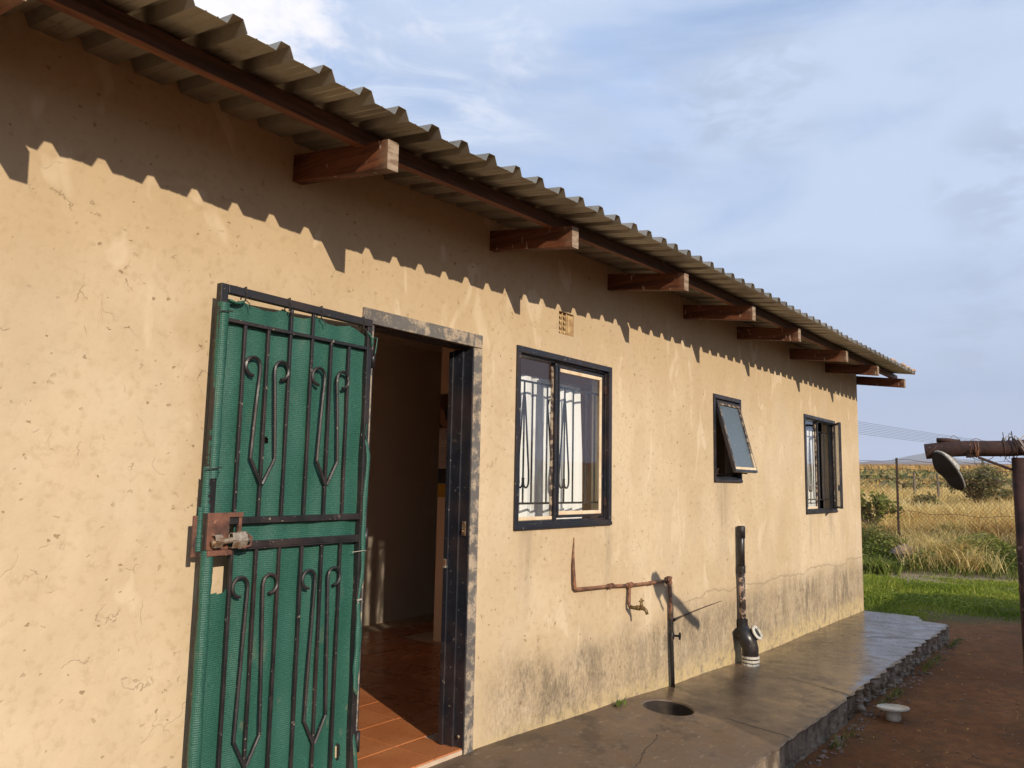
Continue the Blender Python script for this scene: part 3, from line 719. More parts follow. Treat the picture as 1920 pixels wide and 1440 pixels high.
def sheet(k):
    x0 = -.79 + k * 4 * P_
    prof = []          # (dx, dz) across five ribs: wide pans, narrow trapezoid ribs
    for r in range(5 if k < 16 else 4):
        c = r * P_
        prof += [(c - .034, 0), (c - .017, .037), (c + .017, .037), (c + .034, 0), (c + .064, .001), (c + .068, .004), (c + .072, .001), (c + P_ - .068, .001), (c + P_ - .064, .004), (c + P_ - .060, .001)]
    prof = prof[:-6]
    yj = 1.985 + random.uniform(-.008, .008); lift = .0015 * (k % 2)
    ysl = [yj, yj + .05, 2.3, 2.8, 3.6, 4.6, 6.0]; vs = []; fs = []
    tilt = random.uniform(-.004, .004)
    for dx, h in prof:
        x = x0 + dx
        wob = .0025 * math.sin(x * 17) + .002 * math.sin(x * 41)
        for q, y in enumerate(ysl):
            vs.append((x, y + wob * (q < 2) + (.35 * h if q == 0 else 0) * 0, zroof(min(x, 10.6), y) + h + lift + (wob * .5 if q < 2 else 0) + tilt * dx))
    n = len(ysl)
    for i in range(len(prof) - 1):
        for q in range(n - 1): fs.append((i * n + q, (i + 1) * n + q, (i + 1) * n + q + 1, i * n + q + 1))
    o = MB().add(vs, fs).build('roof_sheet', 'sheet', house)
    sd = o.modifiers.new('thick', 'SOLIDIFY'); sd.thickness = .0012; sd.offset = 1
for k in range(17): sheet(k)
# dark gap filler between wall head and sheets (beam filling, uneven plaster)
b = MB()
for i in range(120):
    x0 = -2.5 + i * .109; x1 = x0 + .109
    if x1 > XE: break
    t = zroof(x0, YW) + random.uniform(.004, .022)
    b.box(x0, x1 - .0005, YW + .006, YW + .12, 2.9, t)
b.build('beam_filling', 'plaster', house)

# ---- door frame
df = MB()
f0 = YW - .010
df.cur = 0
df.box(3.108, 3.172, f0, f0 + .028, .20, 2.312)             # right face
df.box(2.346, 3.172, f0, f0 + .028, 2.316, 2.384)          # head face
df.box(2.346, 2.41, f0, f0 + .028, .20, 2.312)            # left face
df.cur = 1
df.box(3.100, 3.108, f0 + .004, YW + .125, .20, 2.31)
df.box(3.086, 3.099, YW + .05, YW + .126, .335, 2.300)
df.box(3.074, 3.0855, YW + .108, YW + .136, .335, 2.296)
df.box(2.41, 2.418, f0 + .004, YW + .125, .20, 2.31)
df.box(2.412, 3.107, f0 + .03, YW + .125, 2.3125, 2.322)
df.build('door_frame', ['greyframe', 'blackpeel'], house, bevel=.0025)
frame = D.objects['door_frame']
sp = MB(); sp.box(3.094, 3.0995, YW + .012, YW + .034, 1.355, 1.425); sp.box(3.088, 3.096, YW + .008, YW + .03, 1.362, 1.392)
sp.build('strike_plate', 'bluntsteel', frame, bevel=.001)
MB().tube([(3.098, YW + .022, 1.377), (3.082, YW + .022, 1.377)], .006, 8).build('screw', 'bluntsteel', frame, smooth=True)
MB().box(3.066, 3.0735, YW + .112, YW + .13, 1.19, 1.235).build('strike_plate', 'bluntsteel', frame, bevel=.001)
MB().tube([(3.097, YW + .02, .39), (3.090, YW + .02, .39)], .008, 10).build('screw', 'bluntsteel', frame, smooth=True)
for z in (.55, .8, 1.0, 1.5):
    pass

# ---- air brick
vb = MB(); x0, x1, z0, z1 = VENT
vb.box(x0, x1, YW + .05, YW + .06, z0, z1)
for zc in (.02, .052, .084, .116):
    vb.box(x0, x1, YW + .012, YW + .05, z0 + zc - .004, z0 + zc + .004)
    for xc in (.028, .072):
        X = x0 + xc; vb.add([(X - .018, YW + .010, z0 + zc + .004), (X + .018, YW + .010, z0 + zc + .004), (X, YW + .004, z0 + zc - .020), (X - .018, YW + .05, z0 + zc + .004), (X + .018, YW + .05, z0 + zc + .004), (X, YW + .05, z0 + zc - .020)], [(0, 2, 1), (3, 4, 5), (0, 1, 4, 3), (1, 2, 5, 4), (2, 0, 3, 5)])
for xc in (.005, .05, .096): vb.box(x0 + xc - .004, x0 + xc + .004, YW + .008, YW + .05, z0, z1)
vb.box(x0 + .104, x1, YW + .006, YW + .05, z0, z1 - .008)
vb.build('air_brick', 'brick', house, bevel=.0015)

# ---- windows
def frame_rect(b, x0, x1, z0, z1, w, y0, y1):
    b.box(x0, x1, y0, y1, z1 - w, z1); b.box(x0, x1, y0, y1, z0, z0 + w)
    b.box(x0, x0 + w, y0, y1, z0 + w, z1 - w); b.box(x1 - w, x1, y0, y1, z0 + w, z1 - w)
def bars_fleur(b, x, zt, zb, y, r=.0055):       # two arms from an apex, curling at the foot
    for s in (-1, 1):
        pts = [(x + s * .003, y, zt), (x + s * .012, y, zt - .06), (x + s * .034, y, zt - .28), (x + s * .052, y, zb + .10)]
        for k in range(9):
            a = math.radians(0 - 26 * k); pts.append((x + s * (.028 + .025 * math.cos(a)), y, zb + .045 + .03 * math.sin(a) * 1.3))
        b.tube(pts, r, 6)
def window(W_, mull, name_lbl):
    x0, x1, z0, z1 = W_
    b = MB(); frame_rect(b, x0 - .004, x1 + .004, z0 - .004, z1 + .004, .034, YW - .012, YW + .012)
    frame_rect(b, x0 + .012, x1 - .012, z0 + .012, z1 - .012, .030, YW + .0125, YW + .062)
    b.box(x0 - .003, x1 + .003, YW - .018, YW - .0125, z0 - .003, z0 + .018)
    if mull: b.box(mull - .012, mull + .012, YW + .020, YW + .058, z0 + .0425, z1 - .0425)
    fr = b.build('window', 'black', house, bevel=.002)
    return fr
# window beside the door
w1 = window(W1, 3.905, '')
def putty_frame(x0, x1, z0, z1, y, w, mats, parent):
    for k, (a, c, d, e) in enumerate(((x0, x1, z1 - w, z1), (x0, x1, z0, z0 + w), (x0, x0 + w, z0 + w, z1 - w), (x1 - w, x1, z0 + w, z1 - w))):
        if mats[k] is None: continue
        MB().box(a, c, y, y + .010, d, e).build('putty', mats[k], parent, bevel=.003)
fx0, fx1, fz0, fz1 = W1[0] + .043, W1[1] - .043, W1[2] + .043, W1[3] - .043
MB().box(fx0 - .005, 3.897, YW + .045, YW + .048, fz0 - .005, fz1 + .005).build('pane', 'glass', w1)
putty_frame(fx0, 3.892, fz0, fz1, YW + .034, .020, (None, 'putty', None, 'puttydark'), w1)
sb = MB(); frame_rect(sb, 3.922, fx1 - .012, fz0 + .008, fz1 - .008, .016, YW + .018, YW + .042)
sb.build('sash', 'black', w1, bevel=.0015)
MB().box(3.936, fx1 - .026, YW + .030, YW + .033, fz0 + .022, fz1 - .022).build('pane', 'glass', w1)
putty_frame(3.939, fx1 - .029, fz0 + .025, fz1 - .025, YW + .0195, .022, ('putty', 'putty', None, 'putty'), w1)
for z in (W1[2] + .14, W1[3] - .15):
    MB().box(fx1 - .011, fx1 + .012, YW + .006, YW + .03, z - .028, z + .028).build('hinge', 'rust', w1, bevel=.002)
bb = MB(); yb = YW + .075
for z in (2.205, 1.508): bb.box(3.50, 4.47, yb - .003, yb + .003, z - .006, z + .006)
for x in (3.54, 3.657, 3.737, 3.886, 3.97, 4.072, 4.168, 4.32, 4.42): bb.tube([(x, yb, 2.205), (x, yb, 1.508)], .0055, 6)
for x in (3.657, 4.072): bars_fleur(bb, x, 2.14, 1.59, yb)
for x in (3.886, 3.56): # neighbouring arm with a curl at the top
    bb.tube([(x + .004, yb, 2.08), (x + .02, yb, 2.12), (x + .05, yb, 2.115), (x + .062, yb, 2.07), (x + .05, yb, 2.04), (x + .03, yb, 2.04)], .005, 6)
    bb.tube([(x + .004, yb, 2.08), (x + .03, yb, 1.9), (x + .06, yb, 1.62)], .005, 6)
bb.build('burglar_bars', 'black', w1, smooth=False)
def curtain(name, x0, x1, z0, z1, y, mat, label, folds=7, amp=.018, seed=1):
    rr = random.Random(seed); n = folds * 12; vs = []; fs = []; nz = 16
    ph = [rr.uniform(0, 6) for _ in range(4)]
    for i in range(n + 1):
        t = i / n; x = x0 + (x1 - x0) * t
        for j in range(nz + 1):
            s = j / nz; z = z1 + (z0 - z1) * s
            a = amp * (.35 + .65 * min(1, s * 2))
            yy = y + a * math.sin(2 * math.pi * folds * t + .8 * math.sin(3 * t + ph[0]) + .5 * s * math.sin(5 * t + ph[1])) + .35 * a * math.sin(4.6 * math.pi * folds * t + ph[2])
            vs.append((x + .012 * math.sin(9 * t + ph[3]) * s, yy, z + .006 * math.sin(2 * math.pi * folds * t) * (s > .9)))
    for i in range(n):
        for j in range(nz): fs.append((i * (nz + 1) + j, (i + 1) * (nz + 1) + j, (i + 1) * (nz + 1) + j + 1, i * (nz + 1) + j + 1))
    o = MB().add(vs, fs).build(name, mat, origin=((x0 + x1) / 2, y, z0), smooth=True)
    o['label'] = label; o['category'] = 'curtain'; return o
curtain('curtain', 3.40, 4.12, 1.36, 2.262, YW + .19, 'sheer', 'white net curtain behind the left pane of the window beside the door', 6, .020, 1)
curtain('curtain', 4.09, 4.45, 1.36, 2.255, YW + .20, 'curtain', 'opaque white curtain behind the right hand sash of the window beside the door', 4, .022, 2)
MB().tube([(3.3, YW + .19, 2.27), (4.75, YW + .19, 2.262)], .004, 8).build('curtain_wire', 'palewire', house)
# little top hung window
w2 = window(W2, None, '')
hz = W2[3] - .052; ang = math.asin(.155 / .60)
x0, x1 = W2[0] + .046, W2[1] - .046
def tilt(x, s, o): # s down the sash, o outward of it
    return Vector((x, YW + .012 - s * math.sin(ang) - o * math.cos(ang), hz - s * math.cos(ang) + o * math.sin(ang)))
def tbox(x0_, x1_, s0, s1, o0, o1, b):
    vs = [tilt(x, s, o) for o in (o0, o1) for x, s in ((x0_, s0), (x1_, s0), (x1_, s1), (x0_, s1))]
    b.add(vs, [(0, 1, 2, 3), (4, 7, 6, 5), (0, 4, 5, 1), (1, 5, 6, 2), (2, 6, 7, 3), (3, 7, 4, 0)])
HS = .60
b = MB(); tbox(x0, x1, 0, .018, 0, .026, b); tbox(x0, x1, HS - .018, HS, 0, .026, b); tbox(x0, x0 + .016, .0185, HS - .0185, 0, .026, b); tbox(x1 - .016, x1, .0185, HS - .0185, 0, .026, b)
sash2 = b.build('sash', 'black', w2, bevel=.001)
b = MB(); tbox(x0 + .014, x1 - .014, .016, HS - .016, .012, .016, b); b.build('pane', 'frosted', w2)
for (a, c, d, e, mt) in ((x0 + .017, x1 - .017, .019, .036, 'puttydark'), (x0 + .017, x1 - .017, HS - .040, HS - .019, 'putty'), (x0 + .017, x0 + .030, .038, HS - .042, 'puttydark'), (x1 - .040, x1 - .017, .038, HS * .72, 'puttydark'), (x1 - .036, x1 - .017, HS * .725, HS - .042, 'putty')):
    b = MB(); tbox(a, c, d, e, .0165, .0275, b); b.build('putty', mt, w2, bevel=.002)
b = MB(); b.tube([(x0 + .03, YW + .03, W2[2] + .07), (x0 + .10, YW - .02, W2[2] + .055), (x0 + .25, YW - .10, W2[2] + .075), (x0 + .34, YW - .125, W2[2] + .072)], .006, 6)
b.tube([(x0 + .03, YW + .02, W2[2] + .05), (x0 + .05, YW + .0, W2[2] + .11)], .006, 6)
b.build('window_stay', 'rust', w2)
# far window, right sash swung out
w3 = window(W3, 8.95, '')
fx0, fx1, fz0, fz1 = W3[0] + .043, W3[1] - .043, W3[2] + .043, W3[3] - .043
MB().box(fx0 - .005, 8.94, YW + .045, YW + .048, fz0 - .005, fz1 + .005).build('pane', 'glass', w3)
putty_frame(fx0, 8.937, fz0, fz1, YW + .034, .024, (None, 'putty', None, 'puttydark'), w3)
bb = MB()
for z in (2.245, 1.50): bb.box(8.44, 9.47, yb - .003, yb + .003, z - .006, z + .006)
for k in range(9): bb.tube([(8.52 + k * .105, yb, 2.245), (8.52 + k * .105, yb, 1.5)], .0055, 6)
for x in (8.62, 8.83): bars_fleur(bb, x, 2.17, 1.58, yb)
bb.build('burglar_bars', 'black', w3)
hp = Vector((9.40, YW + .012, 0)); fe = Vector((8.985, 2.462, 0)); dv = (fe - hp); wd = dv.length; dv.normalize(); nv = Vector((-dv.y, dv.x, 0)) 
if nv.y > 0: nv = -nv
sz0, sz1 = fz0 + .006, fz1 - .006
def sbox(b, a, c, z0_, z1_, o0=0, o1=.026):
    p = hp + dv * ((a + c) / 2) + nv * ((o0 + o1) / 2); b.obox((p.x, p.y, (z0_ + z1_) / 2), dv * ((c - a) / 2), nv * ((o1 - o0) / 2), (0, 0, (z1_ - z0_) / 2))
b = MB(); sbox(b, 0, wd, sz1 - .02, sz1); sbox(b, 0, wd, sz0, sz0 + .02); sbox(b, 0, .02, sz0 + .0205, sz1 - .0205); sbox(b, wd - .02, wd, sz0 + .0205, sz1 - .0205)
sbox(b, wd - .012, wd + .004, 1.60, 1.66, -.02, -.001)
b.build('sash', 'black', w3, bevel=.001)
b = MB(); sbox(b, .018, wd - .018, sz0 + .018, sz1 - .018, .010, .013); b.build('pane', 'glass', w3)
for a, c, d, e in ((.021, .034, sz0 + .02, sz1 - .02), (wd - .034, wd - .021, sz0 + .035, sz1 - .035)):
    b = MB(); sbox(b, a, c, d, e, .0135, .024); b.build('putty', 'puttydark', w3)
curtain('curtain', 8.50, 9.37, 1.34, 2.29, YW + .19, 'curtain', 'white gathered curtain behind the left pane of the farthest window', 13, .024, 5)

MT['darksheet'] = flat('dark_backing', (0.018, .016, .015), .95)  # near-black sheet added to stand in for the dark inside the window
curtain('curtain', 9.34, 10.3, 1.30, 2.40, YW + .24, 'darksheet', 'dark sheet added to blacken the open right half of the farthest window', 8, .02, 6)
# ------------------------------------------------------------------ calendar on the partition
cal = thing('calendar', 'wall calendar with a picture, pale month sheets and a yellow strip, seen through the doorway', 'calendar', (4.948, 4.42, 1.49))
def cbox(name, mat, y0, y1, z0, z1, t=.003, par=cal): return MB().box(4.9475 - t, 4.9475, y0, y1, z0, z1).build(name, mat, par)
cbox('picture', 'brownprint', 4.27, 4.566, 2.062, 2.347)
cbox('month_sheet', 'paper', 4.27, 4.566, 1.728, 2.058)
cbox('dark_strip', 'ink', 4.27, 4.566, 1.602, 1.725)
cbox('yellow_strip', 'yellow', 4.27, 4.566, 1.49, 1.60)
MB().add([(4.9438, y, z) for y, z in ((4.56, 2.10), (4.56, 2.24), (4.52, 2.20), (4.50, 2.13), (4.44, 2.10), (4.44, 2.075), (4.52, 2.07))], [(0, 1, 2, 3, 4, 5, 6)]).build('printed_hand', 'skin', cal)
MB().box(4.9418, 4.9438, 4.47, 4.50, 2.15, 2.25).build('printed_phone', 'ink', cal)
b = MB()
for k, z in enumerate((2.03, 1.92, 1.81)):
    b.box(4.9436, 4.9444, 4.44, 4.49, z, z + .008)
    for r in range(4): b.box(4.9436, 4.9444, 4.30, 4.54, z - .022 - r * .014, z - .020 - r * .014)
for k in range(5): b.box(4.9436, 4.9444, 4.44, 4.53, 1.70 - k * .018, 1.704 - k * .018)
b.build('printed_lines', 'brownprint', cal)

# ------------------------------------------------------------------ security gate, swung back against the wall
aG = math.radians(3.2); HG = Vector((2.385, 2.60, 0)); uG = Vector((-math.cos(aG), -math.sin(aG), 0)); nG = Vector((math.sin(aG), -math.cos(aG), 0))  # nG: towards the yard
def G(s, z, o=0.0): p = HG + uG * s + nG * o; return Vector((p.x, p.y, z))
gate = MB(); Z0g, Z1g = .325, 2.318
def gbox(b, s0, s1, z0, z1, o0=-.014, o1=.014):
    p = G((s0 + s1) / 2, (z0 + z1) / 2, (o0 + o1) / 2); b.obox(p, uG * (abs(s1 - s0) / 2), nG * ((o1 - o0) / 2), (0, 0, (z1 - z0) / 2))
gbox(gate, .772, .804, Z0g, Z1g); gbox(gate, .034, .062, Z0g, Z1g - .0325); gbox(gate, .034, .7715, Z1g - .032, Z1g); gbox(gate, .0625, .7715, Z0g, Z0g + .028)
gate = gate.build('security_gate', 'bars', house, bevel=.0025, label='open steel security gate lined with torn green shade net, swung back against the wall')
gate_par = gate
def gpart(name, b, mat, smooth=False, bevel=0, **k): return b.build(name, mat, gate_par, smooth=smooth, bevel=bevel, **k)
for (s0, s1, z0, z1) in ((.0625, .7715, 2.183, 2.196), (.0625, .7715, 1.459, 1.483), (.0625, .657, 1.372, 1.396), (.0625, .7715, 1.366, 1.3715)):
    b = MB(); gbox(b, s0, s1, z0, z1, -.010, .012); gpart('rail', b, 'bars', bevel=.0015)
SB = (.684, .578, .472, .362, .259, .159)
for i, s in enumerate(SB):
    top = Z1g - .03 if i in (2, 3) else 2.19
    MBb = MB(); MBb.bar(G(s, 1.482, .002), G(s, top, .002), .0125, .0125, up=nG); gpart('bar', MBb, 'bars', bevel=.002)
    MBb = MB(); MBb.bar(G(s, Z0g + .02, .002), G(s, 1.37, .002), .0125, .0125, up=nG); gpart('bar', MBb, 'bars', bevel=.002)
def spline(pts, n=5):
    P = [Vector(p) for p in pts]; out = []
    for i in range(len(P) - 1):
        p0 = P[max(i - 1, 0)]; p1 = P[i]; p2 = P[i + 1]; p3 = P[min(i + 2, len(P) - 1)]
        for k in range(n):
            t = k / n; out.append(.5 * ((2 * p1) + (-p0 + p2) * t + (2 * p0 - 5 * p1 + 4 * p2 - p3) * t * t + (-p0 + 3 * p1 - 3 * p2 + p3) * t ** 3))
    out.append(P[-1]); return out
def scroll(sc, zt, zb, flip=1):
    for sgn in (1, -1):      # +1 = arm on the latch side
        tx = sc + sgn * .034
        hook = []; cxk = sc + sgn * .066
        for k in range(10):
            a = math.radians(-58 - 24.5 * k)     # from open end round over the top
            hook.append(G(cxk + sgn * .031 * -math.cos(math.radians(118 - 26 * k)) * -1, zt - .036 + .034 * math.sin(math.radians(-60 + 26 * k)) , .010))
        hk = [G(cxk + sgn * dx, zt - .034 + dz_, .010) for dx, dz_ in ((-.002, -.034), (.018, -.028), (.031, -.010), (.030, .014), (.014, .032), (-.010, .034), (-.027, .020), (-.032, -.002))]
        knee = G(sc + sgn * .055, zb + .095, .010)
        pts = spline(hk, 4) + spline([G(cxk - sgn * .032, zt - .05, .010), G(sc + sgn * .044, (zt + zb) / 2 + .05, .010), knee], 3) + [G(sc + sgn * .004, zb, .010)]
        b = MB(); b.tube(pts, .0066, 6); gpart('scroll', b, 'bars', smooth=False)
for sc in (.578, .259):
    scroll(sc, 2.068, 1.602); scroll(sc, 1.268, .604)
# shade net
def net_pt(s, z):
    o = -.012 + .004 * math.sin(s * 21 + z * 3) + .003 * math.sin(z * 17 + s * 9) + .002 * math.sin(s * 55)
    return G(s, z, o)
def topz(s):
    t = [(.78, 2.250), (.70, 2.272), (.65, 2.262), (.60, 2.256), (.54, 2.262), (.495, 2.281), (.45, 2.262), (.40, 2.262), (.36, 2.270), (.325, 2.279), (.27, 2.262), (.22, 2.262), (.15, 2.275), (.10, 2.262), (.05, 2.24)]
    t = sorted(t); return float(np.interp(s, [a for a, _ in t], [c for _, c in t]))
hole_poly = [(.752, 1.345), (.755, 1.30), (.762, 1.245), (.764, 1.222), (.735, 1.219), (.700, 1.221), (.683, 1.236), (.675, 1.262), (.676, 1.31), (.688, 1.352)]
hole_poly2 = [(.712, 1.478), (.705, 1.43), (.703, 1.40), (.665, 1.40), (.668, 1.478)]
def inpoly(s, z, P):
    c = False; n = len(P)
    for i in range(n):
        x1_, y1_ = P[i]; x2_, y2_ = P[(i + 1) % n]
        if (y1_ > z) != (y2_ > z) and s < (x2_ - x1_) * (z - y1_) / (y2_ - y1_) + x1_: c = not c
    return c
vs = []; fs = []; NS, NZ = 140, 300; id_ = {}
for i in range(NS + 1):
    s = .045 + (.775 - .045) * i / NS; tz = topz(s)
    for j in range(NZ + 1):
        z = .335 + (tz - .335) * j / NZ
        id_[i, j] = len(vs); vs.append(net_pt(s, z))
for i in range(NS):
    for j in range(NZ):
        s = .045 + .73 * (i + .5) / NS; tz = topz(s); z = .335 + (tz - .335) * (j + .5) / NZ
        if inpoly(s, z, hole_poly): continue
        if inpoly(s, z, hole_poly2) and abs(s - .692) > .006: continue
        if (s - .40) ** 2 * 8 + (z - 1.607) ** 2 < .00002 or ((s - .545) / .010) ** 2 + ((z - 1.765) / .014) ** 2 < 1: continue
        if ((s - .105) / .014) ** 2 + ((z - .53) / .035) ** 2 < 1: continue
        fs.append((id_[i, j], id_[i + 1, j], id_[i + 1, j + 1], id_[i, j + 1]))
net = MB().add(vs, fs); gpart('shade_net', net, 'net', smooth=True, label='faded green shade net with a torn hole below the latch')
# net rolled round the latch stile
def roll(z0, z1, rmax, c_s, o_c, seed, squash=1.0, a0=-40, a1=215):
    rr = random.Random(seed); n = 70; m_ = 14; vs = []; fs = []
    ph = [rr.uniform(0, 6) for _ in range(4)]
    for i in range(n + 1):
        z = z0 + (z1 - z0) * i / n
        r = rmax * (1 + .04 * math.sin(z * 9 + ph[0]) + .04 * math.sin(z * 23 + ph[1])) + rr.uniform(-.0008, .0008)
        for k in range(m_ + 1):
            a = math.radians(a0 + (a1 - a0) * k / m_); rk = r * (1 + .04 * math.sin(a * 4 + z * 14 + ph[2]))
            vs.append(G(c_s + rk * math.cos(a), z, o_c + rk * math.sin(a) * squash))
    for i in range(n):
        for k in range(m_): fs.append((i * (m_ + 1) + k, (i + 1) * (m_ + 1) + k, (i + 1) * (m_ + 1) + k + 1, i * (m_ + 1) + k + 1))
    b = MB().add(vs, fs); return gpart('net_hem', b, 'net', smooth=True)
roll(1.62, 2.248, .020, .785, .006, 1, .95); roll(1.50, 1.66, .020, .797, -.002, 2, .8, 0, 240); roll(Z0g, 1.372, .021, .786, .006, 3, .95)
roll(1.37, 1.52, .010, .822, .004, 9, 1.0, 0, 330)
# loose hem along the hinge stile
def ribbon(pts, w, seed=0, thick=.006):
    rr = random.Random(seed); P = spline([G(*p) for p in pts], 6); b = MB(); rs = []
    for i, p in enumerate(P):
        t = i / (len(P) - 1); rs.append(w * (.35 + .65 * math.sin(math.pi * min(1, max(0, t * 1.0 + .02)))) * (1 + .15 * math.sin(i * .8)) + .002)
    b.tube(P, rs, 8, flatn=.55); return gpart('net_hem', b, 'net', smooth=True)
ribbon([(.050, 1.80, .010), (.040, 1.76, .016), (.033, 1.70, .017), (.039, 1.55, .014), (.043, 1.40, .016), (.038, 1.25, .016), (.047, 1.17, .014), (.055, 1.12, .014)], .010, 1)
ribbon([(.056, 1.13, .014), (.050, 1.05, .016), (.047, .95, .016), (.050, .85, .014), (.052, .78, .016), (.042, .745, .016)], .015, 2)
ribbon([(.05, .60, .010), (.028, .45, .014), (.030, .33, .014)], .010, 4)
ribbon([(.07, 2.262, .012), (.045, 2.235, .018), (.040, 2.20, .018)], .009, 3)
ribbon([(.77, 2.262, .012), (.735, 2.255, .010), (.70, 2.270, .010)], .010, 5)
# ties over the top rail
for s in (.695, .49, .325, .085):
    b = MB(); b.tube([G(s, 2.272, .006), G(s + .003, 2.30, .0185), G(s, 2.324, .010), G(s - .004, 2.322, -.016), G(s, 2.28, -.02)], .0028, 6)
    b.tube([G(s + .002, 2.275, .012), G(s - .012, 2.262, .018), G(s - .016, 2.245, .014)], .0022, 5); gpart('tie', b, 'sole')
for (s, z) in ((.79, 2.215), (.795, 1.655), (.79, .60)):
    b = MB(); b.tube([G(s - .03, z + .004, .028), G(s, z, .034), G(s + .03, z - .004, .02)], .0022, 5); gpart('tie', b, 'sole')
b = MB(); b.tube([G(.045, 2.235, .03), G(.02, 2.24, .03), G(.025, 2.19, .028), G(.03, 2.17, .03)], .003, 5); gpart('tie', b, 'net')
b = MB(); b.tube([G(.045, 1.79, .02), G(.06, 1.82, .02), G(.055, 1.86, .022)], .0022, 5); gpart('tie', b, 'net')
b = MB(); b.tube([G(.10, 1.325, .012), G(.05, 1.33, .030), G(.025, 1.328, .02)], .0015, 5); gpart('tie', b, 'palewire')
b = MB(); b.tube([G(.045, 1.13, .024), G(.07, 1.128, .024), G(.06, 1.115, .02)], .004, 5); gpart('tie', b, 'palewire')
# latch box
b = MB(); gbox(b, .714, .802, 1.372, 1.5, .0145, .0225); gpart('latch_plate', b, 'rustyplate', bevel=.002)
b = MB(); gbox(b, .655, .668, 1.372, 1.499, .0, .014); gpart('latch_upright', b, 'rustyplate', bevel=.002)
b = MB(); gbox(b, .655, .801, 1.484, 1.501, .0145, .020); gpart('latch_rail', b, 'rustyplate', bevel=.002)
b = MB(); gbox(b, .828, .846, 1.350, 1.492, -.006, .004); gpart('keeper_plate', b, 'rustyplate', bevel=.004)
b = MB(); gbox(b, .700, .800, 1.352, 1.372, .008, .030); gpart('latch_rail', b, 'rustyplate', bevel=.004)
b = MB(); b.tube([G(.795, 1.398, .040), G(.74, 1.404, .042), G(.70, 1.408, .044), G(.645, 1.405, .046)], .011, 10)
gpart('bolt', b, 'bluntsteel', smooth=True)
b = MB()
for s, h, w in ((.772, .040, .030), (.700, .050, .034), (.672, .056, .030)):
    p = [G(s, 1.404 + h / 2, .026), G(s - .002, 1.404 + h / 2, .044), G(s + .003, 1.404, .058), G(s, 1.404 - h / 2, .046), G(s, 1.404 - h / 2, .026)]
    b = MB()
    for q in range(4): b.bar(p[q], p[q + 1], .004, w, up=uG)
    gpart('bolt_bracket', b, 'bluntsteel', bevel=.001)
b = MB(); b.tube([G(.66, 1.43, .045), G(.64, 1.41, .055), G(.65, 1.385, .06), G(.68, 1.378, .055)], .004, 6); gpart('bolt_handle', b, 'rustyplate')
for z in (2.15, 1.38, .55):
    b = MB(); b.tube([G(.012, z - .04, .0), G(.012, z + .04, .0)], .011, 10); gpart('hinge', b, 'bars', smooth=True)

# ------------------------------------------------------------------ water pipe with tap
wpz = thing('water_pipe', 'rusty water pipe run with a brass tap on the wall under the window', 'pipe', (4.7, 2.63, .23))
o1 = .022
b = MB(); b.tube([wp(4.076, 1.305, .003), wp(4.070, 1.22, .006), wp(4.072, 1.14, .014), wp(4.085, 1.04, o1), wp(4.090, 1.012, o1), wp(4.108, 1.000, o1), wp(4.30, .992, o1), wp(4.507, .985, o1), wp(4.757, .967, o1), wp(5.05, .958, o1), wp(5.318, .953, o1)],
               [.003, .007, .010, .0115, .012, .012, .0105, .0105, .0105, .0105, .0105], 10)
b.build('supply_pipe', 'copper', wpz, smooth=True)
b = MB(); b.tube([wp(5.330, .953, o1), wp(5.345, .80, o1 + .004), wp(5.350, .70, o1 + .006), wp(5.357, .50, o1 + .008), wp(5.372, .30, o1 + .01), wp(5.378, .205, o1 + .01)], .0135, 10); b.build('riser_pipe', 'riser', wpz, smooth=True)
for (x, z, r) in ((4.507, .985, .017), (4.757, .968, .019), (5.05, .958, .014), (5.330, .953, .020), (5.349, .70, .016)):
    b = MB(); v = (1, 0, 0) if x not in (5.330, 5.349) else (0, 0, 1); c = wp(x, z, o1)
    b.lathe(c, [(r * .7, -.026), (r, -.024), (r, -.012), (r * .82, -.011), (r * .82, .011), (r, .012), (r, .024), (r * .7, .026)], 12, v); b.build('coupling', 'copper', wpz, smooth=False)
b = MB(); b.lathe(wp(5.330, .958, o1 + .015), [(.012, -.02), (.022, -.018), (.022, 0), (.012, .003)], 12, (0, -1, 0)); b.build('elbow_cap', 'copper', wpz)
t0 = wp(4.750, .955, o1); t1 = wp(4.742, .845, o1 + .004)
b = MB(); b.tube([t0, t1, t1 + Vector((.0, -.01, -.015))], .011, 10); b.build('drop_pipe', 'copper', wpz, smooth=True)
tp = t1 + Vector((0, -.005, -.015))
b = MB(); b.tube([tp, tp + Vector((.006, -.05, -.002))], .012, 10); b.lathe(tp + Vector((.008, -.058, 0)), [(.011, -.016), (.016, -.012), (.016, .012), (.010, .016)], 12, (0, -1, 0)); 
b.tube([tp + Vector((.008, -.07, 0)), tp + Vector((.010, -.095, .002)), tp + Vector((.011, -.115, -.012)), tp + Vector((.011, -.122, -.035))], [.013, .014, .011, .010], 10)
b.tube([tp + Vector((.009, -.082, .008)), tp + Vector((.009, -.082, .040))], [.013, .008], 10); b.tube([tp + Vector((-.016, -.082, .046)), tp + Vector((.034, -.082, .046))], .006, 8); b.tube([tp + Vector((.009, -.082, .04)), tp + Vector((.009, -.082, .062))], .007, 8)
b.build('tap', 'brass', wpz, smooth=True)
vc = wp(5.362, .565, o1 + .008)
b = MB(); b.tube([vc, vc + Vector((.015, -.05, 0))], .008, 8); b.lathe(vc + Vector((.015, -.052, 0)), [(.008, -.004), (.026, -.002), (.026, .006), (.008, .008)], 14, (.25, -1, 0)); b.lathe(vc, [(.016, -.025), (.018, -.01), (.018, .01), (.016, .025)], 12); b.build('stopcock', 'bars', wpz, smooth=False)
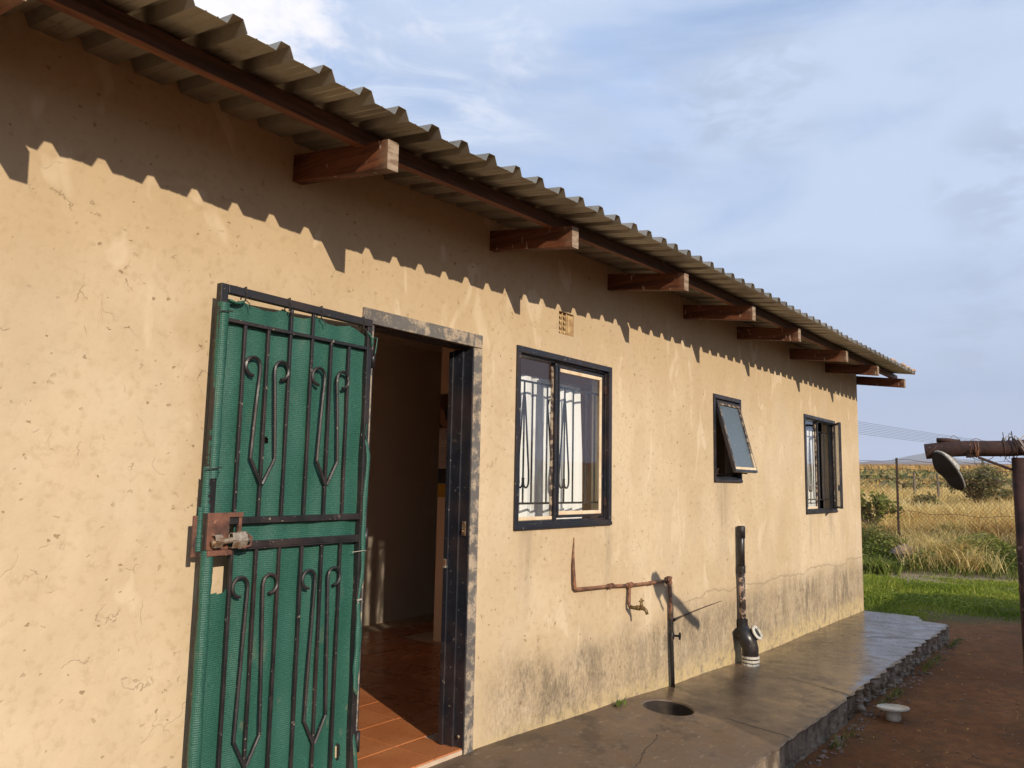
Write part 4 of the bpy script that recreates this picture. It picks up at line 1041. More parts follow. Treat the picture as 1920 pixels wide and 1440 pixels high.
b = MB(); b.tube([wp(5.39, .668, .02), wp(5.48, .676, .010), wp(5.7, .690, .004), wp(5.95, .703, .0025), wp(6.25, .714, .0005)], [.012, .007, .0045, .004, .002], 7); b.build('buried_pipe', 'post', wpz)

# ------------------------------------------------------------------ drain pipe
dp = thing('drain_pipe', 'peeling black drain pipe with a white banded gully elbow on the wall', 'drain pipe', (6.55, 2.6, .17))
od = .045
top = wp(6.677, 1.288, od); bot = wp(6.684, .50, od)
b = MB(); b.tube([top, wp(6.672, 1.1, od), wp(6.672, .93, od)], [.030, .029, .029], 16); b.build('downpipe', 'drain', dp, smooth=True)
b = MB(); b.tube([wp(6.672, .93, od), wp(6.682, .7, od), bot], [.027, .027, .030], 16); b.build('downpipe', 'drainpeel', dp, smooth=True, label='lower length of drain pipe with its black paint peeled off')
b = MB(); b.lathe(wp(6.677, 1.24, od), [(.029, -.05), (.033, -.048), (.034, .045), (.030, .052), (.024, .052), (.024, .01)], 18); b.build('socket', 'drain', dp, smooth=True)
b = MB(); b.lathe(wp(6.672, .93, od), [(.029, -.03), (.033, -.028), (.033, .028), (.029, .03)], 16); b.build('socket', 'drain', dp)
b = MB(); b.lathe(wp(6.684, .50, od), [(.030, -.05), (.040, -.045), (.041, .02), (.031, .025)], 16); b.build('socket', 'drain', dp)
cg = wp(6.79, .335, .11); e0 = wp(6.690, .50, od)
b = MB(); b.tube([e0 + Vector((0, 0, -.02)), e0 + Vector((0, -.005, -.07)), cg + Vector((-.02, .03, .05)), cg, cg + Vector((.02, -.012, -.07)), Vector((cg.x + .02, cg.y - .012, .165))], [.036, .052, .066, .070, .066, .064], 18)
b.build('gully_elbow', 'drain', dp, smooth=True)
c2 = cg + Vector((.030, -.055, .055)); axd = Vector((-.05, -.85, .5)).normalized()
b = MB(); b.lathe(c2, [(.050, -.05), (.050, .014)], 18, axd); b.build('inspection_neck', 'drain', dp, smooth=True)
b = MB(); b.lathe(c2, [(.050, .004), (.060, .006), (.063, .014), (.058, .022), (.040, .024), (.036, .004)], 20, axd); b.build('inspection_ring', 'drainwhite', dp, smooth=True)
for zz in (.255, .225):
    b = MB(); b.lathe((cg.x + .02, cg.y - .012, zz), [(.066, -.010), (.072, -.008), (.072, .008), (.066, .010)], 20); b.build('white_band', 'drainwhite', dp, smooth=False)
b = MB(); b.lathe((cg.x + .02, cg.y - .012, .185), [(.060, -.035), (.068, .0), (.067, .022)], 20); b.build('socket', 'drainwhite', dp, smooth=True)

# ------------------------------------------------------------------ washing line pole with cross beam, slipper
pole = thing('washing_line_pole', 'rusty iron washing line pole with a thick pipe cross beam and tangled wire', 'pole', (4.375, .395, 0))
PX = Vector((4.375, .395, 0)); tip = Vector((4.268, .772, CAMZ + .182)); bc = Vector((4.350, .400, CAMZ + .205)); bd = (bc - tip).normalized()
b = MB(); b.tube([(PX.x, PX.y, -.05), (PX.x - .004, PX.y, .9), (PX.x, PX.y, CAMZ + .155)], [.034, .033, .036], 18); b.build('post', 'rust', pole, smooth=True)
far = bc + (bc - tip) * 1.95
b = MB(); pts = [tip + (far - tip) * t for t in np.linspace(0, 1, 14)]
pts = [p + Vector((0, 0, .006 * math.sin(i * 1.1))) for i, p in enumerate(pts)]
b.tube(pts, .0365, 20, cap=False); b.tube([p for p in pts], .0335, 20, cap=False)
n0 = len(b.v)
# annulus at the open tip
ring = [tuple(b.v[k]) for k in range(20)]; off = 14 * 20; ring2 = [tuple(b.v[off + k]) for k in range(20)]
b.add(ring + ring2, [(k, (k + 1) % 20, 20 + (k + 1) % 20, 20 + k) for k in range(20)])
b.build('cross_beam', 'rust', pole, smooth=True)
b = MB(); b.tube([tip + bd * .05 + Vector((0, 0, .052)), tip + bd * .095 + Vector((0, 0, .047)), tip + bd * .15 + Vector((0, 0, .038))], [.0115, .012, .010], 10); b.build('stub_pipe', 'rust', pole, smooth=True)
b = MB(); q0 = bc - bd * .16 + Vector((0, 0, -.040)); q1 = Vector((PX.x, PX.y, CAMZ + .10)) - bd * .03
b.bar(q0, q1, .022, .010); b.bar(q0 + Vector((0, 0, .012)), q0 - bd * .05 + Vector((0, 0, .01)), .05, .018); b.build('brace', 'rust', pole, bevel=.002)
def coil(c, d, r, turns, step, rad, seed, mat, ecc=.003):
    rr = random.Random(seed); d = d.normalized(); a = d.cross(Vector((0, 0, 1))).normalized(); e = d.cross(a); pts = []
    n = int(turns * 16)
    for i in range(n + 1):
        t = 2 * math.pi * i / 16; k = r + ecc * math.sin(t * .37 + seed)
        pts.append(c + d * (step * i / 16) + (a * math.cos(t) + e * math.sin(t)) * k)
    b = MB(); b.tube(pts, rad, 5); return b.build('wire', mat, pole)
coil(tip + bd * .185, bd, .0385, 1.6, .006, .0016, 1, 'wire'); coil(tip + bd * .205, bd + Vector((0, 0, .12)), .040, 2.2, .003, .0018, 2, 'copper'); coil(tip + bd * .215, bd + Vector((.1, 0, -.1)), .041, 1.2, .002, .0022, 3, 'copper')
coil(tip + bd * .32, bd, .0385, 1.3, .005, .002, 4, 'post'); coil(tip + bd * .355, bd + Vector((.2, 0, .1)), .044, 3.3, .006, .0018, 5, 'post', .008); coil(tip + bd * .39, bd + Vector((0, 0, .4)), .046, 2.6, .006, .0018, 6, 'palewire', .008)
cr = R @ Vector((1, 0, 0)); cu = R @ Vector((0, 1, 0)); cf = R @ Vector((0, 0, -1))
def loose(pts, r, mat):
    b = MB(); b.tube(spline(pts, 6), r, 5); b.build('wire', mat, pole)
def PT(px, py, dist=3.86):      # a point of the tangle near the beam
    v = pix(px, py).normalized(); return v * (dist / v.dot(cf)) + Vector((0, 0, CAMZ))
loose([PT(1775, 850, 3.82), PT(1779, 832, 3.82), PT(1783, 820, 3.84), PT(1789, 817, 3.86), PT(1800, 825, 3.88)], .0012, 'wire')
loose([PT(1736, 853, 3.80), PT(1752, 840, 3.79), PT(1764, 830, 3.82), PT(1780, 828, 3.84)], .0013, 'wire')
loose([PT(1811, 845, 3.78), PT(1822, 857, 3.78), PT(1838, 863, 3.8), PT(1856, 861, 3.82), PT(1866, 853, 3.84)], .0016, 'wire')
loose([PT(1884, 858, 3.75), PT(1896, 868, 3.75), PT(1912, 878, 3.75), PT(1935, 886, 3.75)], .0014, 'wire')
loose([PT(1820, 826, 3.8), PT(1830, 822, 3.82), PT(1842, 827, 3.84)], .0013, 'wire')
for k in range(7):
    x = 1878 + k * 4.2; loose([PT(x, 828 + random.uniform(-6, 6), 3.76), PT(x + random.uniform(-10, 12), 812 + random.uniform(-5, 14), 3.76), PT(x + random.uniform(-4, 14), 822 + random.uniform(0, 10), 3.74), PT(x + random.uniform(0, 10), 845, 3.75), PT(x + random.uniform(-8, 10), 858 + random.uniform(-6, 6), 3.77)], .0015, 'post' if k % 3 else 'palewire')
loose([PT(1900, 838, 3.70), PT(1908, 828, 3.70), PT(1925, 812, 3.70)], .003, 'palewire'); loose([PT(1902, 842, 3.70), PT(1912, 830, 3.70), PT(1930, 818, 3.70)], .0025, 'palewire')
loose([PT(1890, 820, 3.72), PT(1905, 838, 3.70), PT(1930, 866, 3.70)], .0016, 'palewire')
b = MB(); chain = [PT(1828, 868, 3.86), PT(1833, 876, 3.86), PT(1840, 885, 3.87), PT(1850, 889, 3.88), PT(1858, 892, 3.88), PT(1868, 899, 3.89), PT(1876, 903, 3.9), PT(1886, 909, 3.9), PT(1898, 909, 3.9), PT(1906, 905, 3.9)]
for i, p in enumerate(spline(chain, 3)):
    b.tube([p + Vector((.003 * math.sin(a * 1.05), 0, .004 * math.cos(a * 1.05))) for a in range(7)], .0008, 4)
b.tube([PT(1826, 858, 3.86)] + chain[:1], .0012, 5)
b.build('chain', 'palewire', pole)

def slipper():
    L = (cr * .60 - cu * .78 + cf * .12).normalized()          # from heel(top) down to toe
    Wd = (cr * .46 + cu * .34 - cf * .82); Wd = (Wd - L * Wd.dot(L)).normalized()
    n = L.cross(Wd).normalized()
    if n.dot(cr) < 0: n = -n                                    # upper side faces away to the right
    c = PT(1778.5, 884, 3.80); ln = .232
    def outline(t): # half width along the length, t 0..1
        return .047 * (math.sin(math.pi * min(1, max(0, t)) ** .95)) ** .45 * (1 - .08 * math.exp(-((t - .60) / .16) ** 2)) * (1.0 if t < .5 else .93)
    def bend(t): return .014 * math.sin(math.pi * t) - .010 * math.exp(-((t - .62) / .16) ** 2)
    N = 22; vs = []; fs = []
    for side, off in ((0, 0.0), (1, .010)):
        for i in range(N + 1):
            t = .004 + .992 * i / N; w = outline(t)
            for k in (-1, -.5, 0, .5, 1): vs.append(c + L * ln * (t - .5) + Wd * w * k - n * (bend(t) - off))
    m5 = 5
    for s_ in (0, 1):
        o = s_ * (N + 1) * m5
        for i in range(N):
            for k in range(4): fs.append((o + i * m5 + k, o + (i + 1) * m5 + k, o + (i + 1) * m5 + k + 1, o + i * m5 + k + 1))
    o2 = (N + 1) * m5
    for i in range(N):
        for k in (0, 4): fs.append((i * m5 + k, (i + 1) * m5 + k, o2 + (i + 1) * m5 + k, o2 + i * m5 + k))
    for i in (0, N):
        for k in range(4): fs.append((i * m5 + k, i * m5 + k + 1, o2 + i * m5 + k + 1, o2 + i * m5 + k))
    root = thing('slipper', 'single grey knitted slipper with a dark rubber sole hanging from the rusty beam', 'slipper', tuple(c + L * ln * .5))
    MB().add(vs, fs).build('sole', 'sole', root)
    rim = [c + L * ln * ((.004 + .992 * i / N) - .5) + Wd * outline(.004 + .992 * i / N) * s_ - n * (bend(.004 + .992 * i / N) - .011) for s_ in (-1, 1) for i in (range(N + 1) if s_ < 0 else range(N, -1, -1))]
    b = MB(); b.tube(rim + rim[:1], .0032, 6, cap=False); b.build('welt', 'felt', root, smooth=True)
    # upper: an arched dome over the toe half (at the top of the hanging shoe)
    vs = []; fs = []; M_ = 10; K = 16
    for i in range(K + 1):
        t = .015 + .56 * i / K; w = outline(t) * .98; hh = .078 * math.sin(math.pi * .5 * min(1, (t / .50))) ** .8
        for k in range(M_ + 1):
            a = math.pi * k / M_; vs.append(c + L * ln * (t - .5) + Wd * (-w * math.cos(a)) - n * (bend(t) - .011) + n * hh * math.sin(a))
    for i in range(K):
        for k in range(M_): fs.append((i * (M_ + 1) + k, (i + 1) * (M_ + 1) + k, (i + 1) * (M_ + 1) + k + 1, i * (M_ + 1) + k + 1))
    u = MB().add(vs, fs).build('upper', 'felt', root, smooth=True)
    sd = u.modifiers.new('thick', 'SOLIDIFY'); sd.thickness = .004
slipper()

# ------------------------------------------------------------------ white pedestal in the dirt
c = Vector((6.40, 1.435, 0))
ped = thing('plastic_pedestal', 'dirty white round plastic disc on a short stem standing in the dirt beside the slab', 'plastic cap', tuple(c))
b = MB(); b.lathe(c, [(.050, -.01), (.052, .02), (.049, .03), (.047, .055), (.050, .062)], 22, (.02, .02, 1)); b.build('stem', 'white', ped, smooth=True)
b = MB(); b.lathe(c + Vector((0, 0, .062)), [(.05, -.001), (.098, .004), (.108, .010), (.110, .020), (.106, .026), (.098, .026), (.094, .018), (.03, .016)], 32, (.05, .06, 1)); b.build('disc', 'white', ped, smooth=True)

# stones on the far roof end
RL = ('first lump of rubble on the roof edge, nearest the door side', 'second lump of rubble along the roof edge counted from the door side', 'small pale lump of rubble before the big one on the roof edge', 'large pinkish lump of rubble above the last but one rafter', 'small lump of rubble between two large lumps at the roof end', 'largest lump of rubble at the gable corner of the roof', 'last lump of rubble at the very tip of the roof', 'lump of rubble set back from the edge behind the others')
for i, (x, y, r) in enumerate(((9.55, 2.03, .035), (9.75, 2.05, .045), (9.98, 2.02, .04), (10.15, 2.06, .055), (10.33, 2.03, .045), (10.48, 2.06, .06), (10.60, 2.02, .04), (10.25, 2.16, .05))):
    b = MB(); z = zroof(min(x, 10.6), y) + .038 + r * .38; rock(b, (x, y, z), r, (1.1, .9, .55), 900 + i)
    o = b.build('stone', 'mortar', origin=(x, y, z - r * .5)); o['category'] = 'stone'; o['group'] = 'rubble lumps on the far end of the roof'
    o['label'] = RL[i]

# ------------------------------------------------------------------ fence
fence = thing('wire_fence', 'sagging diamond mesh wire fence with a tall dark iron post standing in weeds', 'fence', (19.1, 4.0, .3))
FX = 19.1
def fpost(y, h=2.04, lean=.0):
    z0 = float(hgt(FX, y)); b = MB()
    b.bar((FX, y, z0 - .2), (FX + lean, y + lean * .6, z0 + h), .055, .012); b.bar((FX + .018, y, z0 - .2), (FX + .018 + lean, y + lean * .6, z0 + h), .012, .045)
    return b.build('post', 'post', fence)
for y, l in ((4.05, -.04), (.2, .03), (8.0, .02), (-3.6, 0)): fpost(y, 2.04, l)
b = MB()
y0, y1 = -4.0, 9.0; n = int((y1 - y0) / .085)
for k in range(-19, n):
    for s in (1, -1):
        ya = y0 + k * .085; yb_ = ya + 1.55
        if s < 0: ya, yb_ = yb_, ya
        lo, hi = 0., 1.
        za, zb_ = float(hgt(FX, ya)) + .05, float(hgt(FX, yb_)) + 1.60
        if min(ya, yb_) < y0 or max(ya, yb_) > y1: continue
        b.bar((FX - .02, ya, za), (FX - .02, yb_, zb_), .0032)
b.build('diamond_mesh', 'wire', fence, kind='stuff')
for z in (1.60, 1.80, 2.0, .15, .9):
    b = MB(); pts = [(FX - .03, y, float(hgt(FX, y)) + z - .08 * math.sin(math.pi * ((y + 3.6) % 3.85) / 3.85) + .02 * math.sin(y * 7)) for y in np.linspace(-4, 9, 90)]
    b.tube(pts, .0045, 4); b.build('line_wire', 'wire', fence)
# old fence posts out in the field
def fieldpost(x, ry, h, label, lean=0.0):
    y = x * ry; z = float(hgt(x, y)); b = MB(); b.tube([(x, y, z - .2), (x + lean * .5, y + lean, z + h * .5), (x, y + lean * 1.3, z + h)], [.07, .065, .05], 7)
    o = b.build('fence_post', 'bark', origin=(x, y, z)); o['label'] = label; o['category'] = 'fence post'; o['group'] = 'old posts in the field'
fieldpost(44, .1935, 1.75, 'grey wooden post in the golden grass just right of the iron fence post')
fieldpost(46, .1685, 1.65, 'thin wooden field post in line with the hanging slipper', .05)
fieldpost(47, .136, 1.7, 'pale wooden post leaning at the foot of the thorn bush', .12)
fieldpost(48, .098, 1.55, 'wooden field post beside the rusty washing line pole')
bo = MB(); rock(bo, (18.6, 18.6 * .207, float(hgt(18.6, 3.9)) + .10), .33, (.8, 1.0, .62), 77)
bo = bo.build('boulder', 'stone', origin=(18.6, 3.85, .2)); bo['label'] = 'brown boulder at the foot of the tall iron fence post'; bo['category'] = 'rock'
# far power lines
pl = thing('power_line', 'bundle of thin power cables crossing low in the sky beyond the house corner', 'power line', (80, 18, 0))
for k in range(8):
    x0_, x1_ = 60, 230
    p0 = onX(1600, 789 + k * 3.3, x0_); p1 = onX(2000, 831 + k * 1.3, x1_)
    pts = [Vector(p0).lerp(Vector(p1), t) - Vector((0, 0, 1.5 * math.sin(math.pi * t) * .6)) for t in np.linspace(0, 1, 14)]
    b = MB(); b.tube(pts, [.011 + .017 * t for t in np.linspace(0, 1, 14)], 4); b.build('cable', 'cable', pl)

# ------------------------------------------------------------------ vegetation
def blades(name, P, H, Wd, lean, mat, rnd=None, seg=2, **props):
    n = len(P); a = rng.random(n) * 2 * np.pi; la = rng.random(n) * 2 * np.pi; lm = lean * H * (0.3 + rng.random(n))
    dx, dy = np.cos(a) * Wd / 2, np.sin(a) * Wd / 2; lx, ly = np.cos(la) * lm, np.sin(la) * lm
    x, y, z = P[:, 0], P[:, 1], P[:, 2]
    V = np.empty((n, 5, 3))
    V[:, 0] = np.stack([x - dx, y - dy, z], 1); V[:, 1] = np.stack([x + dx, y + dy, z], 1)
    V[:, 2] = np.stack([x + dx * .7 + lx * .35, y + dy * .7 + ly * .35, z + H * .6], 1); V[:, 3] = np.stack([x - dx * .7 + lx * .35, y - dy * .7 + ly * .35, z + H * .6], 1)
    V[:, 4] = np.stack([x + lx, y + ly, z + H * (1 - .35 * lean * rng.random(n))], 1)
    base = np.arange(n)[:, None] * 5
    q = (base + np.array([0, 1, 2, 3])); t = (base + np.array([3, 2, 4]))
    me = D.meshes.new(name); me.vertices.add(n * 5); me.vertices.foreach_set('co', V.ravel())
    loops = np.concatenate([q, t], 1).ravel(); me.loops.add(len(loops)); me.loops.foreach_set('vertex_index', loops)
    me.polygons.add(n * 2); ls = (np.arange(n)[:, None] * 7 + np.array([0, 4])).ravel(); me.polygons.foreach_set('loop_start', ls)
    r = rng.random(n) if rnd is None else rnd
    at = me.attributes.new('rnd', 'FLOAT', 'POINT'); at.data.foreach_set('value', np.repeat(r, 5))
    me.materials.append(MT[mat]); me.update(calc_edges=True); return me
def leaves(name, P, size, mat, rnd=None, flat_=.5):
    n = len(P); nrm = rng.normal(size=(n, 3)); nrm[:, 2] = np.abs(nrm[:, 2]) + flat_; nrm /= np.linalg.norm(nrm, axis=1)[:, None]
    t = np.cross(nrm, rng.normal(size=(n, 3))); t /= np.linalg.norm(t, axis=1)[:, None]; u = np.cross(nrm, t)
    s = size * (.5 + rng.random(n))[:, None]
    V = np.empty((n, 4, 3)); V[:, 0] = P - t * s; V[:, 1] = P + u * s * .45 + nrm * s * .12; V[:, 2] = P + t * s; V[:, 3] = P - u * s * .45 + nrm * s * .12
    me = D.meshes.new(name); me.vertices.add(n * 4); me.vertices.foreach_set('co', V.ravel()); me.loops.add(n * 4); me.loops.foreach_set('vertex_index', np.arange(n * 4))
    me.polygons.add(n); me.polygons.foreach_set('loop_start', np.arange(n) * 4)
    at = me.attributes.new('rnd', 'FLOAT', 'POINT'); at.data.foreach_set('value', np.repeat(rng.random(n) if rnd is None else rnd, 4))
    me.materials.append(MT[mat]); me.update(calc_edges=True); return me
def vn(x, y, s, k=0): return .5 + .25 * (np.sin(x * s + 1.3 * k + np.sin(y * s * .7 + k) * 1.7) + np.sin(y * s * 1.3 + k * 2.1 + np.sin(x * s * .8) * 1.4))
def scatter(n, x0, x1, r0, r1, pw=1.0, ylo=None):
    x = x0 + (x1 - x0) * rng.random(n) ** pw; y = x * (r0 + (r1 - r0) * rng.random(n)); return x, y
# lawn
x, y = scatter(120000, 10.5, 17.3, -.05, .42, 1.0)
lawn0 = 10.55 + 1.25 * np.clip((2.5 - y) / .9, 0, 1) + vn(x, y, 2.1) * .5
keep = (rng.random(len(x)) < np.clip((x - lawn0) * 1.3, 0, 1)) & (rng.random(len(x)) < np.clip(1.15 - 1.5 * np.clip(x - 16.1 + vn(x, y, 1.6, 3) - .5, 0, 1), .06, 1)) & ~((x < XE + .15) & (y > 2.5)) & (rng.random(len(x)) < .05 + 1.1 * vn(x, y, 3.0, 5) ** 1.4 + .25 * vn(x, y, 9.0, 2))
x, y, lawn0 = x[keep], y[keep], lawn0[keep]; P = np.stack([x, y, hgt(x, y) - .005], 1)
r = np.clip(vn(x, y, 2.3, 1) * .75 + rng.normal(size=len(x)) * .20, 0, 1)
link('lawn_grass', blades('lawn_grass', P, (.022 + .085 * rng.random(len(x)) * vn(x, y, 2.5, 7)) * np.clip(.5 + (x - lawn0) * .35, .5, 1.25), .010 + .010 * rng.random(len(x)), .9, 'green', r), kind='stuff')
x, y = scatter(30000, 11.2, 17.3, -.05, .42, 1.0); keep = (rng.random(len(x)) < np.clip((x - 11.9 - vn(x, y, 2.1) * .8) * 2, 0, 1)) & (vn(x, y, 1.7, 11) > .5) & ~((x < XE + .15) & (y > 2.5)); x, y = x[keep], y[keep]
link('ground_cover', leaves('ground_cover', np.stack([x, y, hgt(x, y) + .01 + .035 * rng.random(len(x))], 1), .024, 'green', np.clip(.45 + .35 * rng.normal(size=len(x)) * .6, 0, 1), 1.0), kind='stuff')
# weeds on the bank
x, y = scatter(80000, 17.3, 21.6, -.05, .42); mh = .07 + .48 * vn(x, y, 2.6, 2) ** 1.8
keep = (rng.random(len(x)) < .15 + vn(x, y, 2.4, 4) ** 1.5) & (rng.random(len(x)) < np.clip((x - 17.2 - .6 * vn(x, y, 1.3, 9)) * 1.7, .03, 1)); x, y, mh = x[keep], y[keep], mh[keep]
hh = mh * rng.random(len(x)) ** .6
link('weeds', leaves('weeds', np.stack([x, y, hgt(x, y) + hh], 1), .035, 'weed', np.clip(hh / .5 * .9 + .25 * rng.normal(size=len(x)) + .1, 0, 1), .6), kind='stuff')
x, y = scatter(13000, 17.4, 21.5, -.05, .42); P = np.stack([x, y, hgt(x, y)], 1)
link('weed_stems', blades('weed_stems', P, .07 + .42 * rng.random(len(x)) * vn(x, y, 2.5, 6), .012, .9, 'weed'), kind='stuff')
x, y = scatter(7500, 17.6, 21.5, -.05, .42); keep = vn(x, y, 1.1, 8) > .42; x, y = x[keep], y[keep]; P = np.stack([x, y, hgt(x, y) + .05], 1)
link('dry_stalks', blades('dry_stalks', P, .30 + .35 * rng.random(len(x)), .012, 1.1, 'straw', .4 + .6 * rng.random(len(x))), kind='stuff')
# golden field
x, y = scatter(110000, 20.5, 75, -.04, .42, 1.7); keep = rng.random(len(x)) < .25 + vn(x, y, .9, 3); x, y = x[keep], y[keep]
P = np.stack([x, y, hgt(x, y)], 1); hh = (.30 + .70 * rng.random(len(x))) * (.45 + .75 * vn(x, y, .8, 5))
r = np.clip(.55 * vn(x, y, .35, 2) + .5 * vn(x, y, 1.5, 4) + .22 * rng.normal(size=len(x)) + .05, 0, 1)
link('golden_grass', blades('golden_grass', P, hh, .012 + x * .00055, .6, 'straw', r), kind='stuff')
x, y = scatter(24000, 70, 190, -.03, .40, 1.0); keep = vn(x, y, .09, 3) > .42; x, y = x[keep], y[keep]
link('far_field_grass', blades('far_field_grass', np.stack([x, y, hgt(x, y)], 1), .5 + .6 * rng.random(len(x)), .16, .4, 'straw', np.clip(rng.random(len(x)) * .7, 0, 1)), kind='stuff')
x, y = scatter(2600, 60, 190, -.03, .40, 1.0)
link('far_shrubs', leaves('far_shrubs', np.stack([x, y, hgt(x, y) + .3 + .5 * rng.random(len(x))], 1), .5, 'bushleaf'), kind='stuff')
x, y = scatter(9000, 200, 420, -.03, .40, 1.0)
link('reed_belt', blades('reed_belt', np.stack([x, y, hgt(x, y)], 1), 0.5 + 1.0 * rng.random(len(x)), .8, .4, 'straw', rng.random(len(x)) * .32), kind='stuff')

def tuft(c, n, H, label, mat='straw', spread=.12, lean=.8, w=.012):
    P = np.array([c[0], c[1], 0])[None, :] + np.concatenate([rng.normal(size=(n, 2)) * spread, np.zeros((n, 1))], 1)
    me = blades('grass_tuft', P - np.array([c[0], c[1], 0]), H * (.5 + .6 * rng.random(n)), w, lean, mat, np.clip(.5 + .3 * rng.normal(size=n), 0, 1))
    o = link('grass_tuft', me, o_=Vector((c[0], c[1], float(hgt(c[0], c[1]))))); o['label'] = label; o['category'] = 'grass tuft'; return o
tuft((18.4, 18.4 * .160), 420, .62, 'large straw coloured drooping grass tuft right of the fence post', spread=.17, lean=1.1, w=.016)
tuft((18.0, 18.0 * .143), 200, .45, 'smaller dry grass tuft leaning right beside the large tuft', spread=.13, lean=1.2, w=.014)
tuft((17.3, 17.3 * .236), 380, .36, 'dark green leafy weed clump near the house corner', 'weed', .16, .8, .03)
tuft((14.4, 14.4 * .226), 120, .22, 'bright green grass clump on the lawn close to the house corner', 'green', .12, .8, .016)

def bush(name, c, Wx, H, nb, nl, label, cat, leafmat, dens=.5, lsz=.05, seed=3, bark='bark', tilt_=0):
    rr = random.Random(seed); z0 = float(hgt(c[0], c[1])); root = thing(name, label, cat, (c[0], c[1], z0)); b = MB(); tips = []
    def grow(p, d, L, r, lv):
        q = p + d * L; m1 = p.lerp(q, .5) + Vector([rr.uniform(-.05, .05) * L for _ in range(3)])
        b.tube([p, m1, q], [r, r * .8, r * .6], 4, cap=False); tips.extend([m1, q] if lv > 1 else [q])
        if lv < 4:
            for _ in range(rr.randint(2, 3)):
                nd = (d + Vector((rr.uniform(-1, 1), rr.uniform(-1, 1), rr.uniform(-.35, .7))) * .8).normalized(); grow(q, nd, L * rr.uniform(.55, .8), r * .6, lv + 1)
    for k in range(nb):
        a = rr.uniform(0, 6.28); s_ = rr.uniform(.2, 1.0)
        grow(Vector((c[0], c[1], z0 - .05)), Vector((math.cos(a) * s_ * Wx / H, math.sin(a) * s_ * Wx / H, 1)).normalized(), H * .36, .035 * H / 2, 1)
    b.build('branches', bark, root)
    T_ = np.array([tuple(t) for t in tips]); k = rng.integers(0, len(T_), nl); P = T_[k] + rng.normal(size=(nl, 3)) * np.array([Wx * .07, Wx * .07, H * .05])
    P[:, 2] = np.maximum(P[:, 2], z0 + .05)
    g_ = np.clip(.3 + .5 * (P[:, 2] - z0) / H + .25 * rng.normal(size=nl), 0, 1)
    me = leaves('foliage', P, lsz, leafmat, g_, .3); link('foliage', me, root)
    return root
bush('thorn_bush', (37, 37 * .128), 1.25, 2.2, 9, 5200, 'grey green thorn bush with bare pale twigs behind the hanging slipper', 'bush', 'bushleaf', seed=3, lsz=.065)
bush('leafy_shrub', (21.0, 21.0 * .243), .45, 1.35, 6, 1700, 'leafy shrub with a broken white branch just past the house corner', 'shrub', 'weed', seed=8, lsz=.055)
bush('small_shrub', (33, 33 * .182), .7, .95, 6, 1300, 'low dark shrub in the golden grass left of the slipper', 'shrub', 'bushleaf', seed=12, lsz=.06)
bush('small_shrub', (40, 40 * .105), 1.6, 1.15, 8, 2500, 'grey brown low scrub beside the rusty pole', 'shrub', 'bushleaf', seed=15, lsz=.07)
# dry leaves, twigs and straw blown about the yard
n = 150; lx = rng.uniform(4.6, 12.2, n); ly = 1.58 - np.abs(rng.normal(size=n)) * .55; k = ly > .05; lx, ly = lx[k], ly[k]
link('leaf_litter', leaves('leaf_litter', np.stack([lx, ly, np.full(len(lx), .006)], 1), .011, 'straw', .45 * rng.random(len(lx)), 2.5), kind='stuff')
n = 90; lx = rng.uniform(4.8, 12.2, n); ly = 1.60 - np.abs(rng.normal(size=n)) * .6
link('straw_litter', blades('straw_litter', np.stack([lx, ly, np.full(n, .001)], 1), .02 + .03 * rng.random(n), .003, 2.2, 'straw', .4 * rng.random(n)), kind='stuff')
n = 700; lx = rng.uniform(5.4, 10.2, n); ly = 1.60 - np.abs(rng.normal(size=n)) * .03; k = vn(lx, ly, 4.0, 3) > .62; lx, ly = lx[k], ly[k]
link('kerb_weeds', blades('kerb_weeds', np.stack([lx, ly, np.zeros(len(lx))], 1), .02 + .05 * rng.random(len(lx)), .006, .8, 'weed'), kind='stuff')
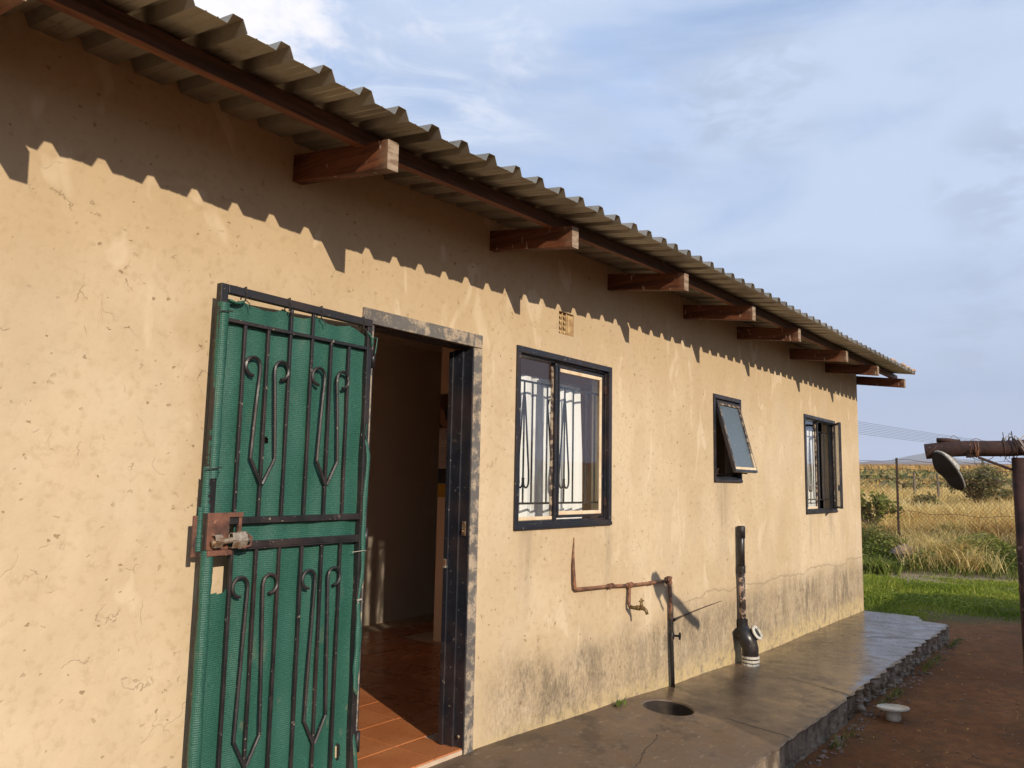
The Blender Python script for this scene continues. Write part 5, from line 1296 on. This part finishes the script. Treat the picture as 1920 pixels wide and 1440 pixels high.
# weed at the wall foot
c = onY(1158, 1322, 2.60); c = Vector((c.x, 2.60, zs(c.x, 2.6)))
b = MB(); rr = random.Random(4)
for k in range(26):
    a = rr.uniform(-.4, 3.6) + math.pi; l = rr.uniform(.015, .05); q = c + Vector((rr.uniform(-.035, .07), rr.uniform(-.03, .02), 0)); d = Vector((math.cos(a) * l, math.sin(a) * l * .5, rr.uniform(.4, 1) * l))
    s_ = Vector((-d.y, d.x, 0)).normalized() * .007; b.add([q - s_ * .5, q + d * .5 - s_, q + d, q + d * .5 + s_], [(0, 1, 2, 3)])
MT['sprout'] = flat('sprout_leaf', (0.12, .20, .03), .6)
o = b.build('weed', 'sprout', origin=tuple(c)); o['label'] = 'tiny green weed sprouting where the wall meets the slab by the drain hole'; o['category'] = 'weed'

# ------------------------------------------------------------------ unseen outbuilding and tree added behind the camera to shade the yard
shed = thing('outbuilding', 'unseen low flat roofed outbuilding added across the yard to shade the earth', 'shed', (6, -4.5, 0))
b = MB().box(2.66, 11.0, -6, -3.0, 0, 2.50); b.build('wall', 'shed', shed)
b = MB().box(2.6, 11.1, -6.2, -2.92, 2.502, 2.565); b.build('roof', 'sheet', shed)
tr = thing('tree', 'unseen bushy tree added at the end of the outbuilding to shade the lawn', 'tree', (10.9, -4.0, 0))
b = MB(); b.tube([(10.9, -4, 0), (10.95, -4, 1.2), (10.9, -3.9, 2.6)], [.13, .1, .05], 8); b.build('trunk', 'bark', tr, smooth=True)
n = 5200; u = rng.normal(size=(n, 3)); u /= np.linalg.norm(u, axis=1)[:, None]; P = np.array([10.9, -3.9, 1.95]) + u * np.array([1.15, 1.2, .95]) * (rng.random(n) ** .4)[:, None]
link('crown', leaves('crown', P, .07, 'tree'), tr)

# ------------------------------------------------------------------ thin evening haze
hz_ = MB().box(-1600, 6900, -1600, 3400, -30, 330)
me = D.meshes.new('haze'); me.from_pydata(hz_.v, [], hz_.f)
hm = D.materials.new('haze_air'); hm.use_nodes = True
for n in list(hm.node_tree.nodes):
    if n.type == 'BSDF_PRINCIPLED': hm.node_tree.nodes.remove(n)
pv = hm.node_tree.nodes.new('ShaderNodeVolumePrincipled'); pv.inputs['Color'].default_value = (.80, .87, 1, 1); pv.inputs['Density'].default_value = 1.3e-4; pv.inputs['Anisotropy'].default_value = 0.0
hm.node_tree.links.new(pv.outputs[0], [n for n in hm.node_tree.nodes if n.type == 'OUTPUT_MATERIAL'][0].inputs['Volume'])
me.materials.append(hm); link('haze', me, kind='stuff')
